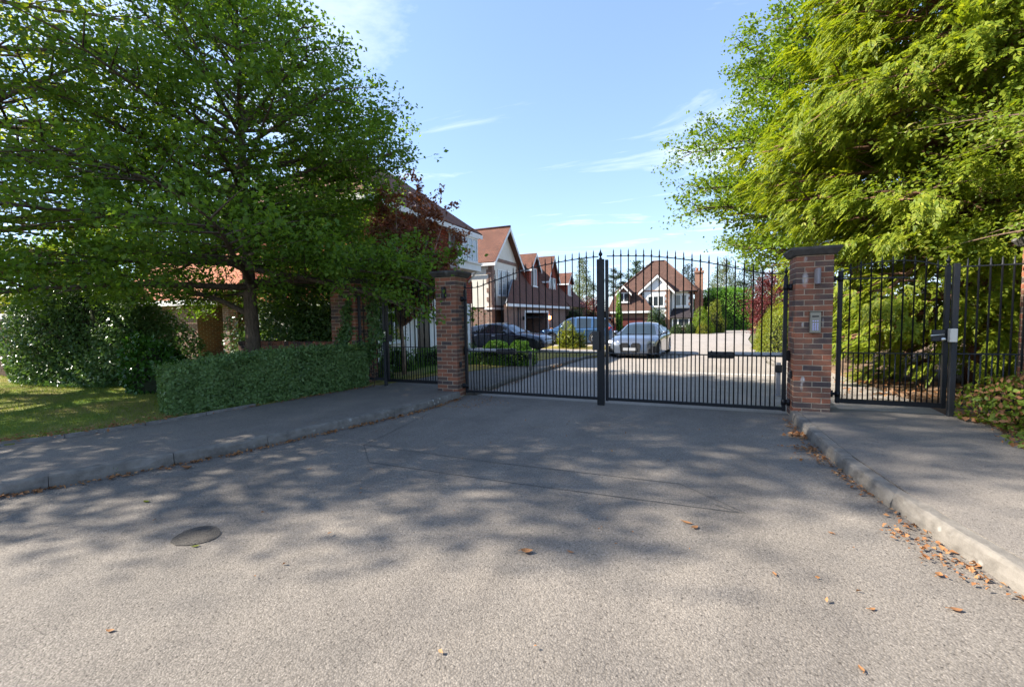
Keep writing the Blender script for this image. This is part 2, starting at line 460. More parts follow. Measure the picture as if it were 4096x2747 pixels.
def bark(name, c):
    m = mat(name, c, 0.95, spec=0.1); t = NT(m)
    mp = t.n('ShaderNodeMapping'); mp.inputs['Scale'].default_value = (1, 1, 0.22); t.t.links.new(t.pos(), mp.inputs['Vector'])
    n = t.noise(28, 5, 0.65, mp.outputs[0]); t.col(t.mix(1.0, c, t.ramp(n, [(0.3, (0.45,0.44,0.42)), (0.7, (1.4,1.35,1.3))]), 'MULTIPLY'))
    t.bump(n, 0.8, 0.015); return m
M['bark'] = bark('bark', (0.115,0.09,0.068))
M['bark_pale'] = bark('bark_pale', (0.33,0.25,0.20))
M['bark_brown'] = bark('bark_brown', (0.17,0.115,0.085))
M['bark_red'] = bark('bark_conifer', (0.16,0.09,0.06))
M['bark_birch'] = bark('bark_birch', (0.55,0.53,0.50))

M['leaf_dark'] = leaf_mat('leaf_dark', (0.08,0.155,0.022), (0.13,0.22,0.03), (0.22,0.28,0.04), 0.52)
M['leaf_yellow'] = leaf_mat('leaf_yellowgreen', (0.11,0.17,0.02), (0.20,0.24,0.028), (0.34,0.30,0.04), 0.55)
M['leaf_beech'] = leaf_mat('leaf_beech', (0.09,0.16,0.014), (0.16,0.235,0.02), (0.25,0.275,0.035), 0.45)
M['leaf_light'] = leaf_mat('leaf_light', (0.115,0.185,0.02), (0.19,0.24,0.028), (0.28,0.22,0.06), 0.42)
M['conifer'] = leaf_mat('conifer_gold', (0.085,0.145,0.014), (0.23,0.27,0.022), (0.40,0.39,0.05), 0.46, 0.5)
M['hedge'] = leaf_mat('hedge_leaf', (0.10,0.175,0.055), (0.155,0.245,0.078), (0.24,0.32,0.13), 0.3, 0.32, (1.3,1.3,0.7))
M['laurel'] = leaf_mat('laurel_leaf', (0.05,0.11,0.032), (0.10,0.175,0.048), (0.17,0.24,0.09), 0.3, 0.28, (1.3,1.3,0.7))
M['glossy'] = leaf_mat('glossy_leaf', (0.028,0.085,0.012), (0.05,0.13,0.018), None, 0.25, 0.22)
M['box_leaf'] = leaf_mat('box_leaf', (0.06,0.15,0.016), (0.11,0.22,0.024), None, 0.35)
M['copper'] = leaf_mat('copper_leaf', (0.12,0.05,0.03), (0.24,0.115,0.06), (0.42,0.22,0.10), 0.42, 0.4, (1.5,0.85,0.5))
M['red_leaf'] = leaf_mat('red_leaf', (0.075,0.02,0.022), (0.14,0.04,0.04), (0.21,0.075,0.065), 0.35, 0.45, (1.5,0.7,0.6))
M['gold_shrub'] = leaf_mat('gold_shrub', (0.09,0.13,0.012), (0.17,0.19,0.018), (0.33,0.21,0.02), 0.35)
M['far_leaf'] = leaf_mat('far_leaf', (0.03,0.06,0.02), (0.055,0.09,0.028), None, 0.3)
M['far_pale'] = leaf_mat('birch_leaf', (0.085,0.11,0.04), (0.13,0.16,0.06), None, 0.35)
M['pine'] = leaf_mat('pine_needles', (0.022,0.042,0.022), (0.04,0.062,0.03), None, 0.15)
M['far_hedge'] = leaf_mat('far_hedge_leaf', (0.09,0.22,0.02), (0.15,0.30,0.03), None, 0.35)
M['litter'] = leaf_mat('dead_leaf', (0.19,0.075,0.03), (0.34,0.17,0.07), (0.46,0.30,0.15), 0.15, 0.7, (1.2,1.0,0.8))
M['dead_twig'] = leaf_mat('dry_leaf_bush', (0.20,0.09,0.035), (0.30,0.15,0.07), None, 0.25, 0.7, (1.2,1.0,0.7))
M['core'] = mat('inner_shade', (0.022,0.026,0.014), 0.95, spec=0.05)  # near-black colour stands in for the shade inside shrubs and hedges
M['blade'] = leaf_mat('grass_blade', (0.12,0.17,0.03), (0.19,0.23,0.04), (0.33,0.28,0.10), 0.35, 0.6)

def lawn(name, g1, g2, dry, dryamt):
    m = mat(name, g1, 0.95, spec=0.1); t = NT(m)
    c = t.ramp(t.noise(34, 4, 0.7), [(0.3, g1), (0.7, g2)])
    c = t.mix(t.ramp(t.noise(0.8, 5, 0.6), [(0.42 - dryamt*0.2, (0,0,0)), (0.66 - dryamt*0.2, (0.9,)*3)]), c, dry)
    t.col(c); t.bump(t.noise(110, 3), 0.7, 0.02); return m
M['lawn'] = lawn('lawn_turf', (0.09,0.165,0.024), (0.15,0.23,0.034), (0.28,0.21,0.09), 0.22)
M['verge'] = lawn('verge_turf', (0.12,0.135,0.025), (0.20,0.19,0.04), (0.30,0.23,0.07), 0.7)
M['soil'] = lawn('soil_mulch', (0.10,0.068,0.045), (0.17,0.115,0.075), (0.26,0.17,0.11), 0.3)
M['field'] = lawn('field_grass', (0.06,0.09,0.025), (0.10,0.12,0.035), (0.14,0.12,0.06), 0.2)

# ------------------------------------------------------------------ ground
def gz(n):
    """the drive falls gently away behind the gate"""
    return -0.02 * min(max(n - 2, 0), 15)

def strip(name, rows, h, m, parent=None, thick=0.0, **kw):
    """sheet from rows (y, x_left, x_right), following the fall of the drive"""
    b = MB(); ext = []
    rows = sorted(rows)
    ys = [r[0] for r in rows]
    for br in (2.0, 17.0):
        if ys[0] < br < ys[-1]:
            for i in range(len(rows)-1):
                if rows[i][0] < br < rows[i+1][0]:
                    t = (br - rows[i][0]) / (rows[i+1][0] - rows[i][0])
                    ext.append((br, rows[i][1] + t*(rows[i+1][1]-rows[i][1]), rows[i][2] + t*(rows[i+1][2]-rows[i][2])))
    rows = sorted(rows + ext)
    V = []; F = []
    for (y, a, c) in rows:
        z = gz(y) + h
        V += [(a, y, z), (c, y, z)]
        if thick: V += [(a, y, z - thick), (c, y, z - thick)]
    k = 4 if thick else 2
    for i in range(len(rows)-1):
        a, c = i*k, (i+1)*k
        F.append((a, a+1, c+1, c))
        if thick:
            F += [(a+2, a, c, c+2), (a+1, a+3, c+3, c+1)]
    if thick:
        e = (len(rows)-1)*k
        F += [(0, 2, 3, 1), (e, e+1, e+3, e+2)]
    b.add(V, F)
    return b.build(name, m, parent, kind=kw.pop('kind', 'structure') if parent is None else None, **kw)

strip('ground', [(-120, -400, 400), (900, -400, 400)], -0.05, M['field'])
road = strip('road', [(-40, -34, 34), (0.0, -16, 12), (0.35, -1.2, 7)], 0.0, M['road'])

LK = [(-9.5, -6.0), (-8.2, -4.25), (-7.2, -3.05), (-6.3, -2.2), (-5.4, -1.52), (-5.1, -1.34), (-4.75, -1.17), (-4.39, -0.98), (-3.81, -0.72), (-3.05, -0.53), (-2.02, -0.19), (-1.09, 0.02), (-0.02, 0.07)]
RK = [(-9.5, 10.2), (-8.2, 8.9), (-7.2, 7.75), (-6.2, 6.75), (-5.0, 6.02), (-4.1, 5.70), (-3.6, 5.58), (-2.9, 5.46), (-2.1, 5.38), (-1.1, 5.34), (-0.02, 5.34)]
BK = [(-9.5, -8.9), (-8.0, -6.9), (-6.6, -4.95), (-4.83, -3.28), (-4.04, -2.86), (-3.18, -2.68), (0.6, -2.1)]   # back of the near-side path
def lerp_poly(P, y):
    for i in range(len(P)-1):
        if P[i][0] <= y <= P[i+1][0]:
            t = (y - P[i][0]) / (P[i+1][0] - P[i][0]); return P[i][1] + t*(P[i+1][1]-P[i][1])
    return P[0][1] if y < P[0][0] else P[-1][1]
KW = 0.125
ysamp = [-9.5 + 0.25*i for i in range(39)]
strip('pavement', [(y, lerp_poly(BK, y), lerp_poly(LK, y) - KW) for y in ysamp] + [(0.22, -2.2, -0.02)], 0.115, M['path'], thick=0.2)
strip('pavement', [(y, lerp_poly(RK, y) + KW, max(lerp_poly(RK, y) + 1.95, 7.36)) for y in ysamp] + [(0.3, 5.48, 7.36)], 0.125, M['path'], thick=0.2)
strip('lawn', [(y, -34, lerp_poly(BK, y) - 0.05) for y in ysamp] + [(-1.2, -34, -2.5), (4.0, -34, -2.3)], 0.125, M['lawn'], thick=0.25)
strip('soil', [(y, max(lerp_poly(RK, y) + 1.98, 7.38), 34) for y in ysamp] + [(0.3, 7.38, 34), (7, 7.3, 34), (22, 8.6, 34)], 0.13, M['soil'], thick=0.3)

def sweep_stones(parent, P, side, n0=0.0, h=0.125, length=0.915):
    """kerb stones laid end to end along a polyline of (y, x)"""
    pts = [Vector((x, y, 0)) for y, x in P]
    L = [0.0]
    for i in range(len(pts)-1): L.append(L[-1] + (pts[i+1]-pts[i]).length)
    def at(d):
        d = min(max(d, 0), L[-1] - 1e-6)
        for i in range(len(pts)-1):
            if L[i] <= d <= L[i+1]:
                t = (d - L[i]) / (L[i+1]-L[i]); dr = (pts[i+1]-pts[i]).normalized()
                return pts[i].lerp(pts[i+1], t), dr
    rng = random.Random(4)
    d = 0.0
    while d < L[-1] - 0.1:
        e = min(d + length, L[-1])
        b = MB(); V = []; F = []
        dz = rng.uniform(-0.008, 0.008); dx = rng.uniform(-0.008, 0.008); g = 0.003
        prof = [(0.0, -0.1), (0.004, h*0.35), (0.016, h-0.028), (0.026, h-0.008), (0.042, h), (KW-0.012, h+0.001), (KW, h-0.008), (KW, -0.1)]
        K = 9
        for i in range(K):
            p, dr = at(d + g + (e - d - 2*g)*i/(K-1))
            nn = Vector((-dr.y, dr.x, 0)) * side
            chip = rng.uniform(0.6, 1.0)*0.018 if rng.random() < 0.16 else 0
            for q_, (a, z) in enumerate(prof): V.append(p + nn*(a + dx + rng.uniform(-.0025, .0025) + (chip if q_ in (2, 3) else 0)) + Vector((0, 0, z + dz + gz(p.y) + rng.uniform(-.002, .002) - (chip*0.7 if q_ in (3, 4) else 0))))
        m = len(prof)
        for i in range(K-1):
            for j in range(m-1): F.append((i*m+j, i*m+j+1, (i+1)*m+j+1, (i+1)*m+j))
        F += [tuple(range(m-1, -1, -1)), tuple(range((K-1)*m, K*m))]
        b.add(V, F); b.fix = True
        b.build('kerb_stone', M['kerb'], parent)
        d = e
def struct_empty(name):
    o = bpy.data.objects.new(name, None); COL.objects.link(o); o['kind'] = 'structure'; return o
kerb_a = struct_empty('kerb'); sweep_stones(kerb_a, LK, 1)
kerb_b = struct_empty('kerb'); sweep_stones(kerb_b, RK, -1)
# thin concrete edging at the back of the near-side path
edg = struct_empty('path_edging')
for i in range(10):
    y0, y1 = -9.4 + i*0.72, -9.4 + (i+1)*0.72 - 0.012
    a, c = lerp_poly(BK, y0), lerp_poly(BK, y1)
    MB().slab([(a-0.05, y0, 0.155), (a, y0, 0.155), (c, y1, 0.155), (c-0.05, y1, 0.155)], 0.2).build('edging_board', M['edging'], edg)

# induction-loop cuts and a round tar patch in the road
def cut(pts, w=0.009):
    b = MB()
    for p, q in zip(pts[:-1], pts[1:]):
        p, q = Vector((*p, 0.004)), Vector((*q, 0.004)); d = (q-p).normalized(); s = Vector((-d.y, d.x, 0))*w/2
        b.add([p-s, q-s, q+s, p+s], [(0,1,2,3)])
    b.build('sealed_cut', M['seal'], road)
cut([(0.23,-1.38), (0.46,-3.07), (0.94,-3.54)]); cut([(0.40,-3.05), (2.2,-3.1), (3.99,-3.06)]); cut([(0.94,-3.54), (2.6,-3.55), (4.42,-3.51)])
cut([(3.99,-3.06), (4.46,-3.5)]); cut([(4.42,-3.51), (4.26,-3.42)])
b = MB(); pr = random.Random(5); V = []
for k in range(40):
    a = 2*PI*k/40; r = 1 + 0.05*math.sin(3*a+1) + pr.uniform(-0.02, 0.02)
    V.append((0.87 + 0.165*r*math.cos(a)*0.95, -5.22 + 0.135*r*math.sin(a), 0.005))
b.add(V, [tuple(range(40))]); b.build('tar_patch', M['tar'], road)

# behind the gate: drive, verges, footway, setts
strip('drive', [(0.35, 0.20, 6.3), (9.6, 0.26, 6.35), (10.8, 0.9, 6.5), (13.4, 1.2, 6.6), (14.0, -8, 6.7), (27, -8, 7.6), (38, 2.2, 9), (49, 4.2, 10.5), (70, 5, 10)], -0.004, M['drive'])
strip('verge', [(9.3, -5.2, 0.1), (10.4, -5.2, 0.7), (12.6, -5.2, 1.1)], 0.06, M['verge'], thick=0.2)
strip('verge', [(15.8, -4.2, 0.3), (17.2, -4.4, 1.4), (18.0, -3.0, 0.8)], 0.05, M['verge'], thick=0.2)
strip('footway', [(0.3, -2.3, 0.05), (2.4, -1.9, 0.1), (4.8, -1.2, 0.1), (9.2, -0.7, 0.12)], 0.06, M['path'], thick=0.2)
strip('garden_lawn', [(0.6, -5.6, -2.32), (2.4, -5.6, -1.95), (4.8, -5.6, -1.25), (9.2, -5.6, -0.75)], 0.07, M['verge'], thick=0.3)
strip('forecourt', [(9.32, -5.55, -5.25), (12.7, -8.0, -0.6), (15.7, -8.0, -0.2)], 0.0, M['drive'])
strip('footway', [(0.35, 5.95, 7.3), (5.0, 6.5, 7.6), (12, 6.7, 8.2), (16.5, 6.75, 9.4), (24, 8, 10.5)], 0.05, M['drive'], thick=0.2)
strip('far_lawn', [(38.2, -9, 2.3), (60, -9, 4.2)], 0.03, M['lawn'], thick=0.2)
strip('far_lawn', [(30, 9.5, 30), (49, 11, 30), (80, 11, 30)], 0.03, M['verge'], thick=0.2)
ik = struct_empty('drive_kerb')
sweep_stones(ik, [(0.5, 0.22), (4, 0.22), (9.4, 0.26), (10.2, 0.55), (11.2, 0.95), (12.6, 1.15)], 1, h=0.10)
ik2 = struct_empty('drive_kerb')
sweep_stones(ik2, [(0.5, 5.95), (5, 6.32), (12, 6.5), (18, 6.75)], -1, h=0.08)
# two courses of granite setts across the drive
setts = struct_empty('sett_strip')
sb = MB().cbox(-0.055, 0.055, -0.05, 0.05, -0.03, 0.012, 0.012).mesh('sett', M['sett'])
rng = random.Random(8)
for k in range(46):
    for r_ in range(2):
        x = 0.42 + k*0.122 + (0.05 if r_ else 0); y = 5.32 + r_*0.112
        inst('sett', sb, setts, (x, y, gz(y) + rng.uniform(-0.003, 0.006)), (0, 0, rng.uniform(-0.06, 0.06)))

# ------------------------------------------------------------------ brick pillars and walls
_bm = {}
def brick_mesh(l, w, h, m):
    k = (round(l,4), round(w,4), round(h,4), m.name)
    if k not in _bm: _bm[k] = MB().cbox(-l/2, l/2, -w/2, w/2, -h/2, h/2, 0.003).mesh('brick', m)
    return _bm[k]
def pillar(label, x0, y0, half, z0, courses, bm, seed, group='brick gate pillars', cap=True):
    """square pier of `half` half-bricks a side, stretcher and header courses turned in alternate rows"""
    rg = random.Random(seed)
    side = 0.225*half/2 - 0.01
    t = thing('gate_pillar', label, 'pillar', (x0, y0, z0), 0, group)
    MB().box(0.004, side-0.004, 0.004, side-0.004, -0.1, courses*0.075).build('mortar', M['mortar'], t)
    bw = 0.1025
    nfull = half // 2
    for c in range(courses):
        z = c*0.075 + 0.0325
        fr = (c % 2 == 0)
        def put(cx, cy, l, along_x):
            me = brick_mesh(l, bw, 0.065, bm)
            inst('brick', me, t, (cx + rg.uniform(-.0015, .0015), cy + rg.uniform(-.0015, .0015), z), (0, rg.uniform(-.006, .006), (0 if along_x else PI/2) + rg.uniform(-.008, .008) + (PI if rg.random() < .5 else 0)))
        # faces whose stretchers run the full side in this course
        for s_ in (bw/2, side - bw/2):
            for i in range(nfull):
                p = 0.225*i + 0.1075
                if fr: put(p, s_, 0.215, True)
                else: put(s_, p, 0.215, False)
            # the other two faces: stretchers between the corner headers
            for i in range(nfull - 1 if half % 2 == 0 else nfull):
                p = bw + 0.01 + 0.225*i + 0.1075
                if fr: put(s_, p, 0.215, False)
                else: put(p, s_, 0.215, True)
    h = courses*0.075
    if cap:
        b = MB(); c = side/2
        prof = [(side/2+0.012, h), (side/2+0.03, h+0.012), (side/2+0.066, h+0.070), (side/2+0.074, h+0.078), (side/2+0.074, h+0.106), (side/2+0.055, h+0.116), (0.04, h+0.135)]
        V = []; F = []
        for r, z in prof: V += [(c-r, c-r, z), (c+r, c-r, z), (c+r, c+r, z), (c-r, c+r, z)]
        for i in range(len(prof)-1):
            for k in range(4): F.append((i*4+k, i*4+(k+1)%4, (i+1)*4+(k+1)%4, (i+1)*4+k))
        F += [(3,2,1,0), tuple(range((len(prof)-1)*4, len(prof)*4))]
        b.add(V, F); b.fix = True; b.build('capstone', M['cap'], t)
    return t
pl_l = pillar('brick gate pillar with dark wall lamp, beside the left pedestrian gate', -0.44, 0.0, 4, 0.02, 30, M['brick'], 1)
pl_r = pillar('brick gate pillar with white stains and a keypad intercom', 5.39, 0.0, 4, 0.02, 30, M['brick_stained'], 2)
pl_f = pillar('thick brick pillar rising from the low wall behind the clipped hedge', -3.16, 0.10, 6, 0.02, 30, M['brick'], 3)
pl_e = pillar('brick pillar at the picture edge where the right railings end', 7.90, 0.02, 4, 0.02, 30, M['brick'], 4)

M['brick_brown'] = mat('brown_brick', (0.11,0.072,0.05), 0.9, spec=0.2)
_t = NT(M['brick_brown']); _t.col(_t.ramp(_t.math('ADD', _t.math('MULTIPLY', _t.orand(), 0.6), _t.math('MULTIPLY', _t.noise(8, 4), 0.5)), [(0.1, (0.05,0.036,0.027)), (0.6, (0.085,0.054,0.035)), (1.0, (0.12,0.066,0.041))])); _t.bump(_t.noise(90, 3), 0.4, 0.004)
def brick_wall(t, x0, x1, yf, thick, z0, courses, limit=300, vis=None, bm='brick'):
    """stretcher-bond wall facing -Y; x, z in the thing's own axes"""
    rg = random.Random(11); n = 0; rest = MB()
    MB().box(x0+0.004, x1-0.004, yf+0.007, yf+thick, z0-0.15, z0+courses*0.075-0.004).build('mortar', M['mortar' if bm == 'brick' else 'mortar_dark'], t)
    for c in range(courses):
        x = x0 - (0.1125 if c % 2 else 0)
        while x < x1 - 0.02:
            a, e = max(x, x0), min(x + 0.215, x1)
            if e - a > 0.03:
                z = z0 + c*0.075 + 0.0325
                if n < limit and (vis is None or vis[0] < (a+e)/2 < vis[1]):
                    inst('brick', brick_mesh(e-a, 0.1025, 0.065, M[bm]), t, ((a+e)/2, yf + 0.051 + rg.uniform(-.003, .003), z), (0, rg.uniform(-.006, .006), rg.uniform(-.01, .01))); n += 1
                else:
                    rest.box(a, e, yf + rg.uniform(-.003, .003), yf+0.1, z-0.0325, z+0.0325)
            x += 0.225
    if rest.f: tag(rest.build('brick_courses', M[bm], t), kind='stuff')

lw = thing('low_wall', 'low brick garden wall with upright brick coping behind the tree', 'wall')
brick_wall(lw, -6.25, -3.17, 0.16, 0.22, 0.02, 12, 220, None, 'brick')
cp = brick_mesh(0.065, 0.23, 0.105, M['brick'])
rng = random.Random(3)
for k in range(41): inst('coping_brick', cp, lw, (-6.215 + k*0.0745, 0.272, 0.975 + rng.uniform(-.003, .003)), (0, rng.uniform(-.02, .02), rng.uniform(-.015, .015)))
gw = thing('garden_wall', 'long shaded brick wall with dark coping and pale half-round tiles', 'wall')
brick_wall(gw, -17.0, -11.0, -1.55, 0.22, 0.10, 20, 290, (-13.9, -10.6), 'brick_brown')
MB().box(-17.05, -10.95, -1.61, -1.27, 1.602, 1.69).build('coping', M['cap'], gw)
for k in range(16):
    b = MB(); pts = 9; V = []
    for d in (0, 1):
        for i in range(pts):
            a = PI*i/(pts-1); V.append((-16.7 + k*0.345 + 0.16*math.cos(a), -1.56 + d*0.24, 1.692 + 0.13*math.sin(a)))
    F = [tuple(range(pts)), tuple(range(2*pts-1, pts-1, -1))] + [(i, i+pts, i+pts+1, i+1) for i in range(pts-1)] + [(0, pts-1, 2*pts-1, pts)]
    b.add(V, F); b.fix = True; b.build('half_round_tile', M['white_render'], gw)

# ------------------------------------------------------------------ ironwork (all in one line behind the pillars' faces)
GY = 0.20
def bar_pts(x, y, z0, z1, r, tip=0.09):
    """round bar drawn out to a spear point, collar below the point"""
    return [(x,y,z0),(x,y,z1-tip-0.035),(x,y,z1-tip-0.03),(x,y,z1-tip-0.01),(x,y,z1-tip),(x,y,z1-tip*0.45),(x,y,z1)], [r, r, r*1.5, r*1.5, r*0.95, r*0.9, r*0.06]
def toprail_z_main(x):
    P = [(0.0,2.06),(0.30,2.065),(0.40,2.075),(0.5,2.115),(0.743,2.183),(1.107,2.281),(1.469,2.369),(1.826,2.419),(2.18,2.458),(2.424,2.474),(2.70,2.481),(3.111,2.458),(3.466,2.429),(3.827,2.371),(4.066,2.324),(4.299,2.274),(4.542,2.208),(4.782,2.134),(4.904,2.102),(5.02,2.074),(5.14,2.06),(5.39,2.055)]
    for (a, za), (c, zc_) in zip(P[:-1], P[1:]):
        if a <= x <= c: return za + (zc_-za)*(x-a)/(c-a)
    return P[-1][1]
def finial(parent, x, z, s=1.0):
    MB().lathe([(0.012*s,0),(0.026*s,0.008*s),(0.026*s,0.02*s),(0.012*s,0.03*s),(0.014*s,0.045*s),(0.03*s,0.065*s),(0.034*s,0.085*s),(0.022*s,0.108*s),(0.012*s,0.118*s),(0.017*s,0.128*s),(0.008*s,0.14*s),(0.004*s,0.165*s),(0.001*s,0.175*s)], (x, GY, z), 12).build('finial', M['iron'], parent)
def rail(parent, name, pts, w, h, m=None):
    """flat or box rail along points (x, z)"""
    b = MB()
    for (x0, z0), (x1, z1) in zip(pts[:-1], pts[1:]):
        V = [(x0,GY-w/2,z0-h/2),(x1,GY-w/2,z1-h/2),(x1,GY+w/2,z1-h/2),(x0,GY+w/2,z0-h/2),(x0,GY-w/2,z0+h/2),(x1,GY-w/2,z1+h/2),(x1,GY+w/2,z1+h/2),(x0,GY+w/2,z0+h/2)]
        b.add(V, [(3,2,1,0),(4,5,6,7),(0,1,5,4),(1,2,6,5),(2,3,7,6),(3,0,4,7)])
    return b.build(name, m or M['iron'], parent)
def hinge(parent, x0, x1, z):
    b = MB().tube([(x0,GY,z),(x1,GY,z)], 0.022, 8); b.tube([(x0,GY,z-0.04),(x0,GY,z+0.04)], 0.034, 8); b.tube([((x0*0.35+x1*0.65),GY,z-0.045),((x0*0.35+x1*0.65),GY,z+0.045)], 0.03, 8)
    b.build('hinge', M['iron'], parent)
def leaf_bars(t, xs, zt, zb, zmid, tipf=0.125, r=0.0095, dog=None, base=0.0):
    for x in xs:
        p, rr = bar_pts(x, GY, zb, zt(x) + tipf, r); MB().tube(p, rr, 8).build('bar', M['iron'], t)
    for x in (dog or []):
        MB().tube([(x,GY,zb),(x,GY,zmid)], r*0.88, 6).build('short_bar', M['iron'], t)
def gate_leaf(label, x0, x1, xs, dogs, hinge_x, pillar_x, lock_side):
    t = thing('driveway_gate', label, 'gate', (0,0,0), 0, 'leaves of the black driveway gate')
    hs = 0.05
    hx = hinge_x; ms = x1 if hinge_x < x1 - 1 else x0
    zh = 2.02
    MB().cbox(hx-hs/2, hx+hs/2, GY-hs/2, GY+hs/2, 0.07, zh, 0.004).build('hinge_stile', M['iron'], t)
    finial(t, hx, zh, 0.8)
    zb = 0.11
    lo, hi = min(x0, x1), max(x0, x1)
    rail(t, 'bottom_rail', [(lo+0.005, 0.105), (hi-0.005, 0.105)], 0.048, 0.05)
    rail(t, 'mid_rail', [(lo+0.005, 0.872), (hi-0.005, 0.872)], 0.034, 0.016)
    n = 22; pts = [(lo + (hi-lo)*i/n, toprail_z_main(lo + (hi-lo)*i/n)) for i in range(n+1)]
    rail(t, 'top_rail', pts, 0.026, 0.014)
    leaf_bars(t, xs, toprail_z_main, zb, 0.87, 0.125, 0.0095, dogs)
    hinge(t, hx, pillar_x, 1.86); hinge(t, hx, pillar_x, 0.20)
    return t
XL = [0.24 + 0.121*k for k in range(20)]
XR = [2.869 + 0.1193*k for k in range(20)]
DL = [x - 0.0605 for x in XL] + [XL[-1] + 0.0605]
DR = [x - 0.0597 for x in XR[1:]] + [2.81, XR[-1] + 0.06]
g_l = gate_leaf('left leaf of the black iron driveway gate, with the lock box and tall centre post', 0.09, 2.62, XL, DL, 0.09, -0.02, 1)
MB().cbox(2.605, 2.725, GY-0.075, GY-0.012, 0.0, 2.43, 0.006).build('centre_post', M['iron'], g_l)
MB().cbox(2.60, 2.66, GY-0.010, GY+0.05, 0.07, 2.40, 0.004).build('meeting_stile', M['iron'], g_l)
b = MB().lathe([(0.012,0),(0.026,0.008),(0.026,0.02),(0.012,0.03),(0.014,0.045),(0.03,0.065),(0.034,0.085),(0.022,0.108),(0.012,0.118),(0.017,0.128),(0.008,0.14),(0.004,0.165),(0.001,0.175)], (2.665, GY-0.04, 2.43), 12)
b.build('finial', M['iron'], g_l)
MB().cbox(2.54, 2.655, GY-0.135, GY-0.078, 0.93, 1.245, 0.006).build('lock_box', M['black_plastic'], g_l)
g_r = gate_leaf('right leaf of the black iron driveway gate, hinged on the keypad pillar', 2.76, 5.29, XR, DR, 5.31, 5.41, -1)
MB().cbox(2.735, 2.785, GY-0.025, GY+0.025, 0.07, 2.42, 0.004).build('meeting_stile', M['iron'], g_r)

def motor(label, xa, xm, xb, sgn):
    """electric ram: black gearbox, silver sleeve and the bracket on the pillar"""
    t = thing('gate_motor', label, 'gate motor', (0,0,0), 0, 'gate motors')
    y = GY + 0.10
    MB().cbox(min(xa,xm), max(xa,xm), y-0.05, y+0.05, 0.815, 0.915, 0.012).build('gearbox', M['black_plastic'], t)
    MB().cbox(min(xm,xb), max(xm,xb), y-0.036, y+0.036, 0.848, 0.915, 0.008).build('sleeve', M['alu'], t)
    MB().tube([(xa + sgn*0.05, y-0.03, 0.92), (xa + sgn*0.05, GY-0.002, 0.92)], 0.014, 8).build('fork', M['iron'], t)
    MB().cbox(xb-0.03, xb+0.03, y-0.045, y+0.045, 0.80, 0.95, 0.005).build('bracket', M['iron'], t)
motor('electric gate motor with black gearbox and silver sleeve on the right gate leaf', 4.30, 4.66, 5.36, 1)
motor('electric gate motor with black gearbox and silver sleeve on the left gate leaf', 1.07, 0.70, 0.03, -1)

# pedestrian gates
def ped_top(x0, x1, zc_, ze):
    def f(x):
        t = (x - (x0+x1)/2) / ((x1-x0)/2); return ze + (zc_-ze)*max(0.0, 1-abs(t)**2.2)
    return f
def ped_gate(label, hx, lx, z0, zc_, xs, dogs, pillar_x, scroll):
    t = thing('pedestrian_gate', label, 'gate', (0,0,0), 0, 'pedestrian gates beside the drive')
    lo, hi = min(hx, lx), max(hx, lx)
    MB().cbox(hx-0.025, hx+0.025, GY-0.025, GY+0.025, z0, 2.06, 0.004).build('hinge_stile', M['iron'], t)
    MB().cbox(lx-0.025, lx+0.025, GY-0.025, GY+0.025, z0, 2.06, 0.004).build('lock_stile', M['iron'], t)
    rail(t, 'bottom_rail', [(lo+0.026, z0+0.035), (hi-0.026, z0+0.035)], 0.048, 0.06)
    rail(t, 'mid_rail', [(lo+0.026, 0.932), (hi-0.026, 0.932)], 0.03, 0.014)
    f = ped_top(lo, hi, zc_, 2.03); n = 14
    rail(t, 'top_rail', [(lo+0.02+(hi-lo-0.04)*i/n, f(lo+0.02+(hi-lo-0.04)*i/n)) for i in range(n+1)], 0.026, 0.014)
    if scroll: rail(t, 'closer_arm', [(hx+0.03, 1.945), (hx+0.72, 1.935)], 0.02, 0.018)
    leaf_bars(t, xs, f, z0+0.06, 0.93, 0.075, 0.0095, dogs)
    finial(t, lx, 2.06, 0.8)
    hinge(t, hx, pillar_x, 1.95); hinge(t, hx, pillar_x, z0 + 0.13)
    return t
xs = [6.066 + 0.1145*k for k in range(9)]
pg_r = ped_gate('black pedestrian gate with silver lever handle, right of the keypad pillar', 5.955, 7.085, 0.225, 2.16, xs, [x-0.057 for x in xs] + [xs[-1]+0.057], 5.83, True)
MB().cbox(6.93, 7.058, GY-0.06, GY-0.028, 1.10, 1.245, 0.004).build('lock_case', M['iron_dull'], pg_r)
b = MB().tube([(7.03, GY-0.062, 1.19), (7.03, GY-0.10, 1.19), (6.92, GY-0.10, 1.175), (6.90, GY-0.10, 1.173)], 0.010, 8); b.build('lever_handle', M['steel'], pg_r)
MB().lathe([(0.026, 0), (0.026, -0.018), (0.018, -0.026)], (7.035, GY-0.062, 1.125), 16, 'y').build('lock_cylinder', M['steel'], pg_r)
MB().cbox(7.092, 7.165, GY-0.10, GY-0.030, 1.09, 1.26, 0.005).build('strike_box', M['lock_box'], pg_r)
xs = [-1.70 + 0.114*k for k in range(11)]
pg_l = ped_gate('black pedestrian gate left of the lamp pillar, seen against white house', -0.47, -1.785+0.03, 0.205, 2.12, [x+0.06 for x in xs], [x for x in xs[1:]] + [-0.50], -0.42, False)
MB().cbox(-1.80, -1.765, GY-0.06, GY-0.027, 1.12, 1.25, 0.004).build('strike_plate', M['steel'], pg_l)
MB().cbox(-1.727, -1.60, GY-0.055, GY-0.028, 1.04, 1.17, 0.004).build('lock_case', M['iron'], pg_l)

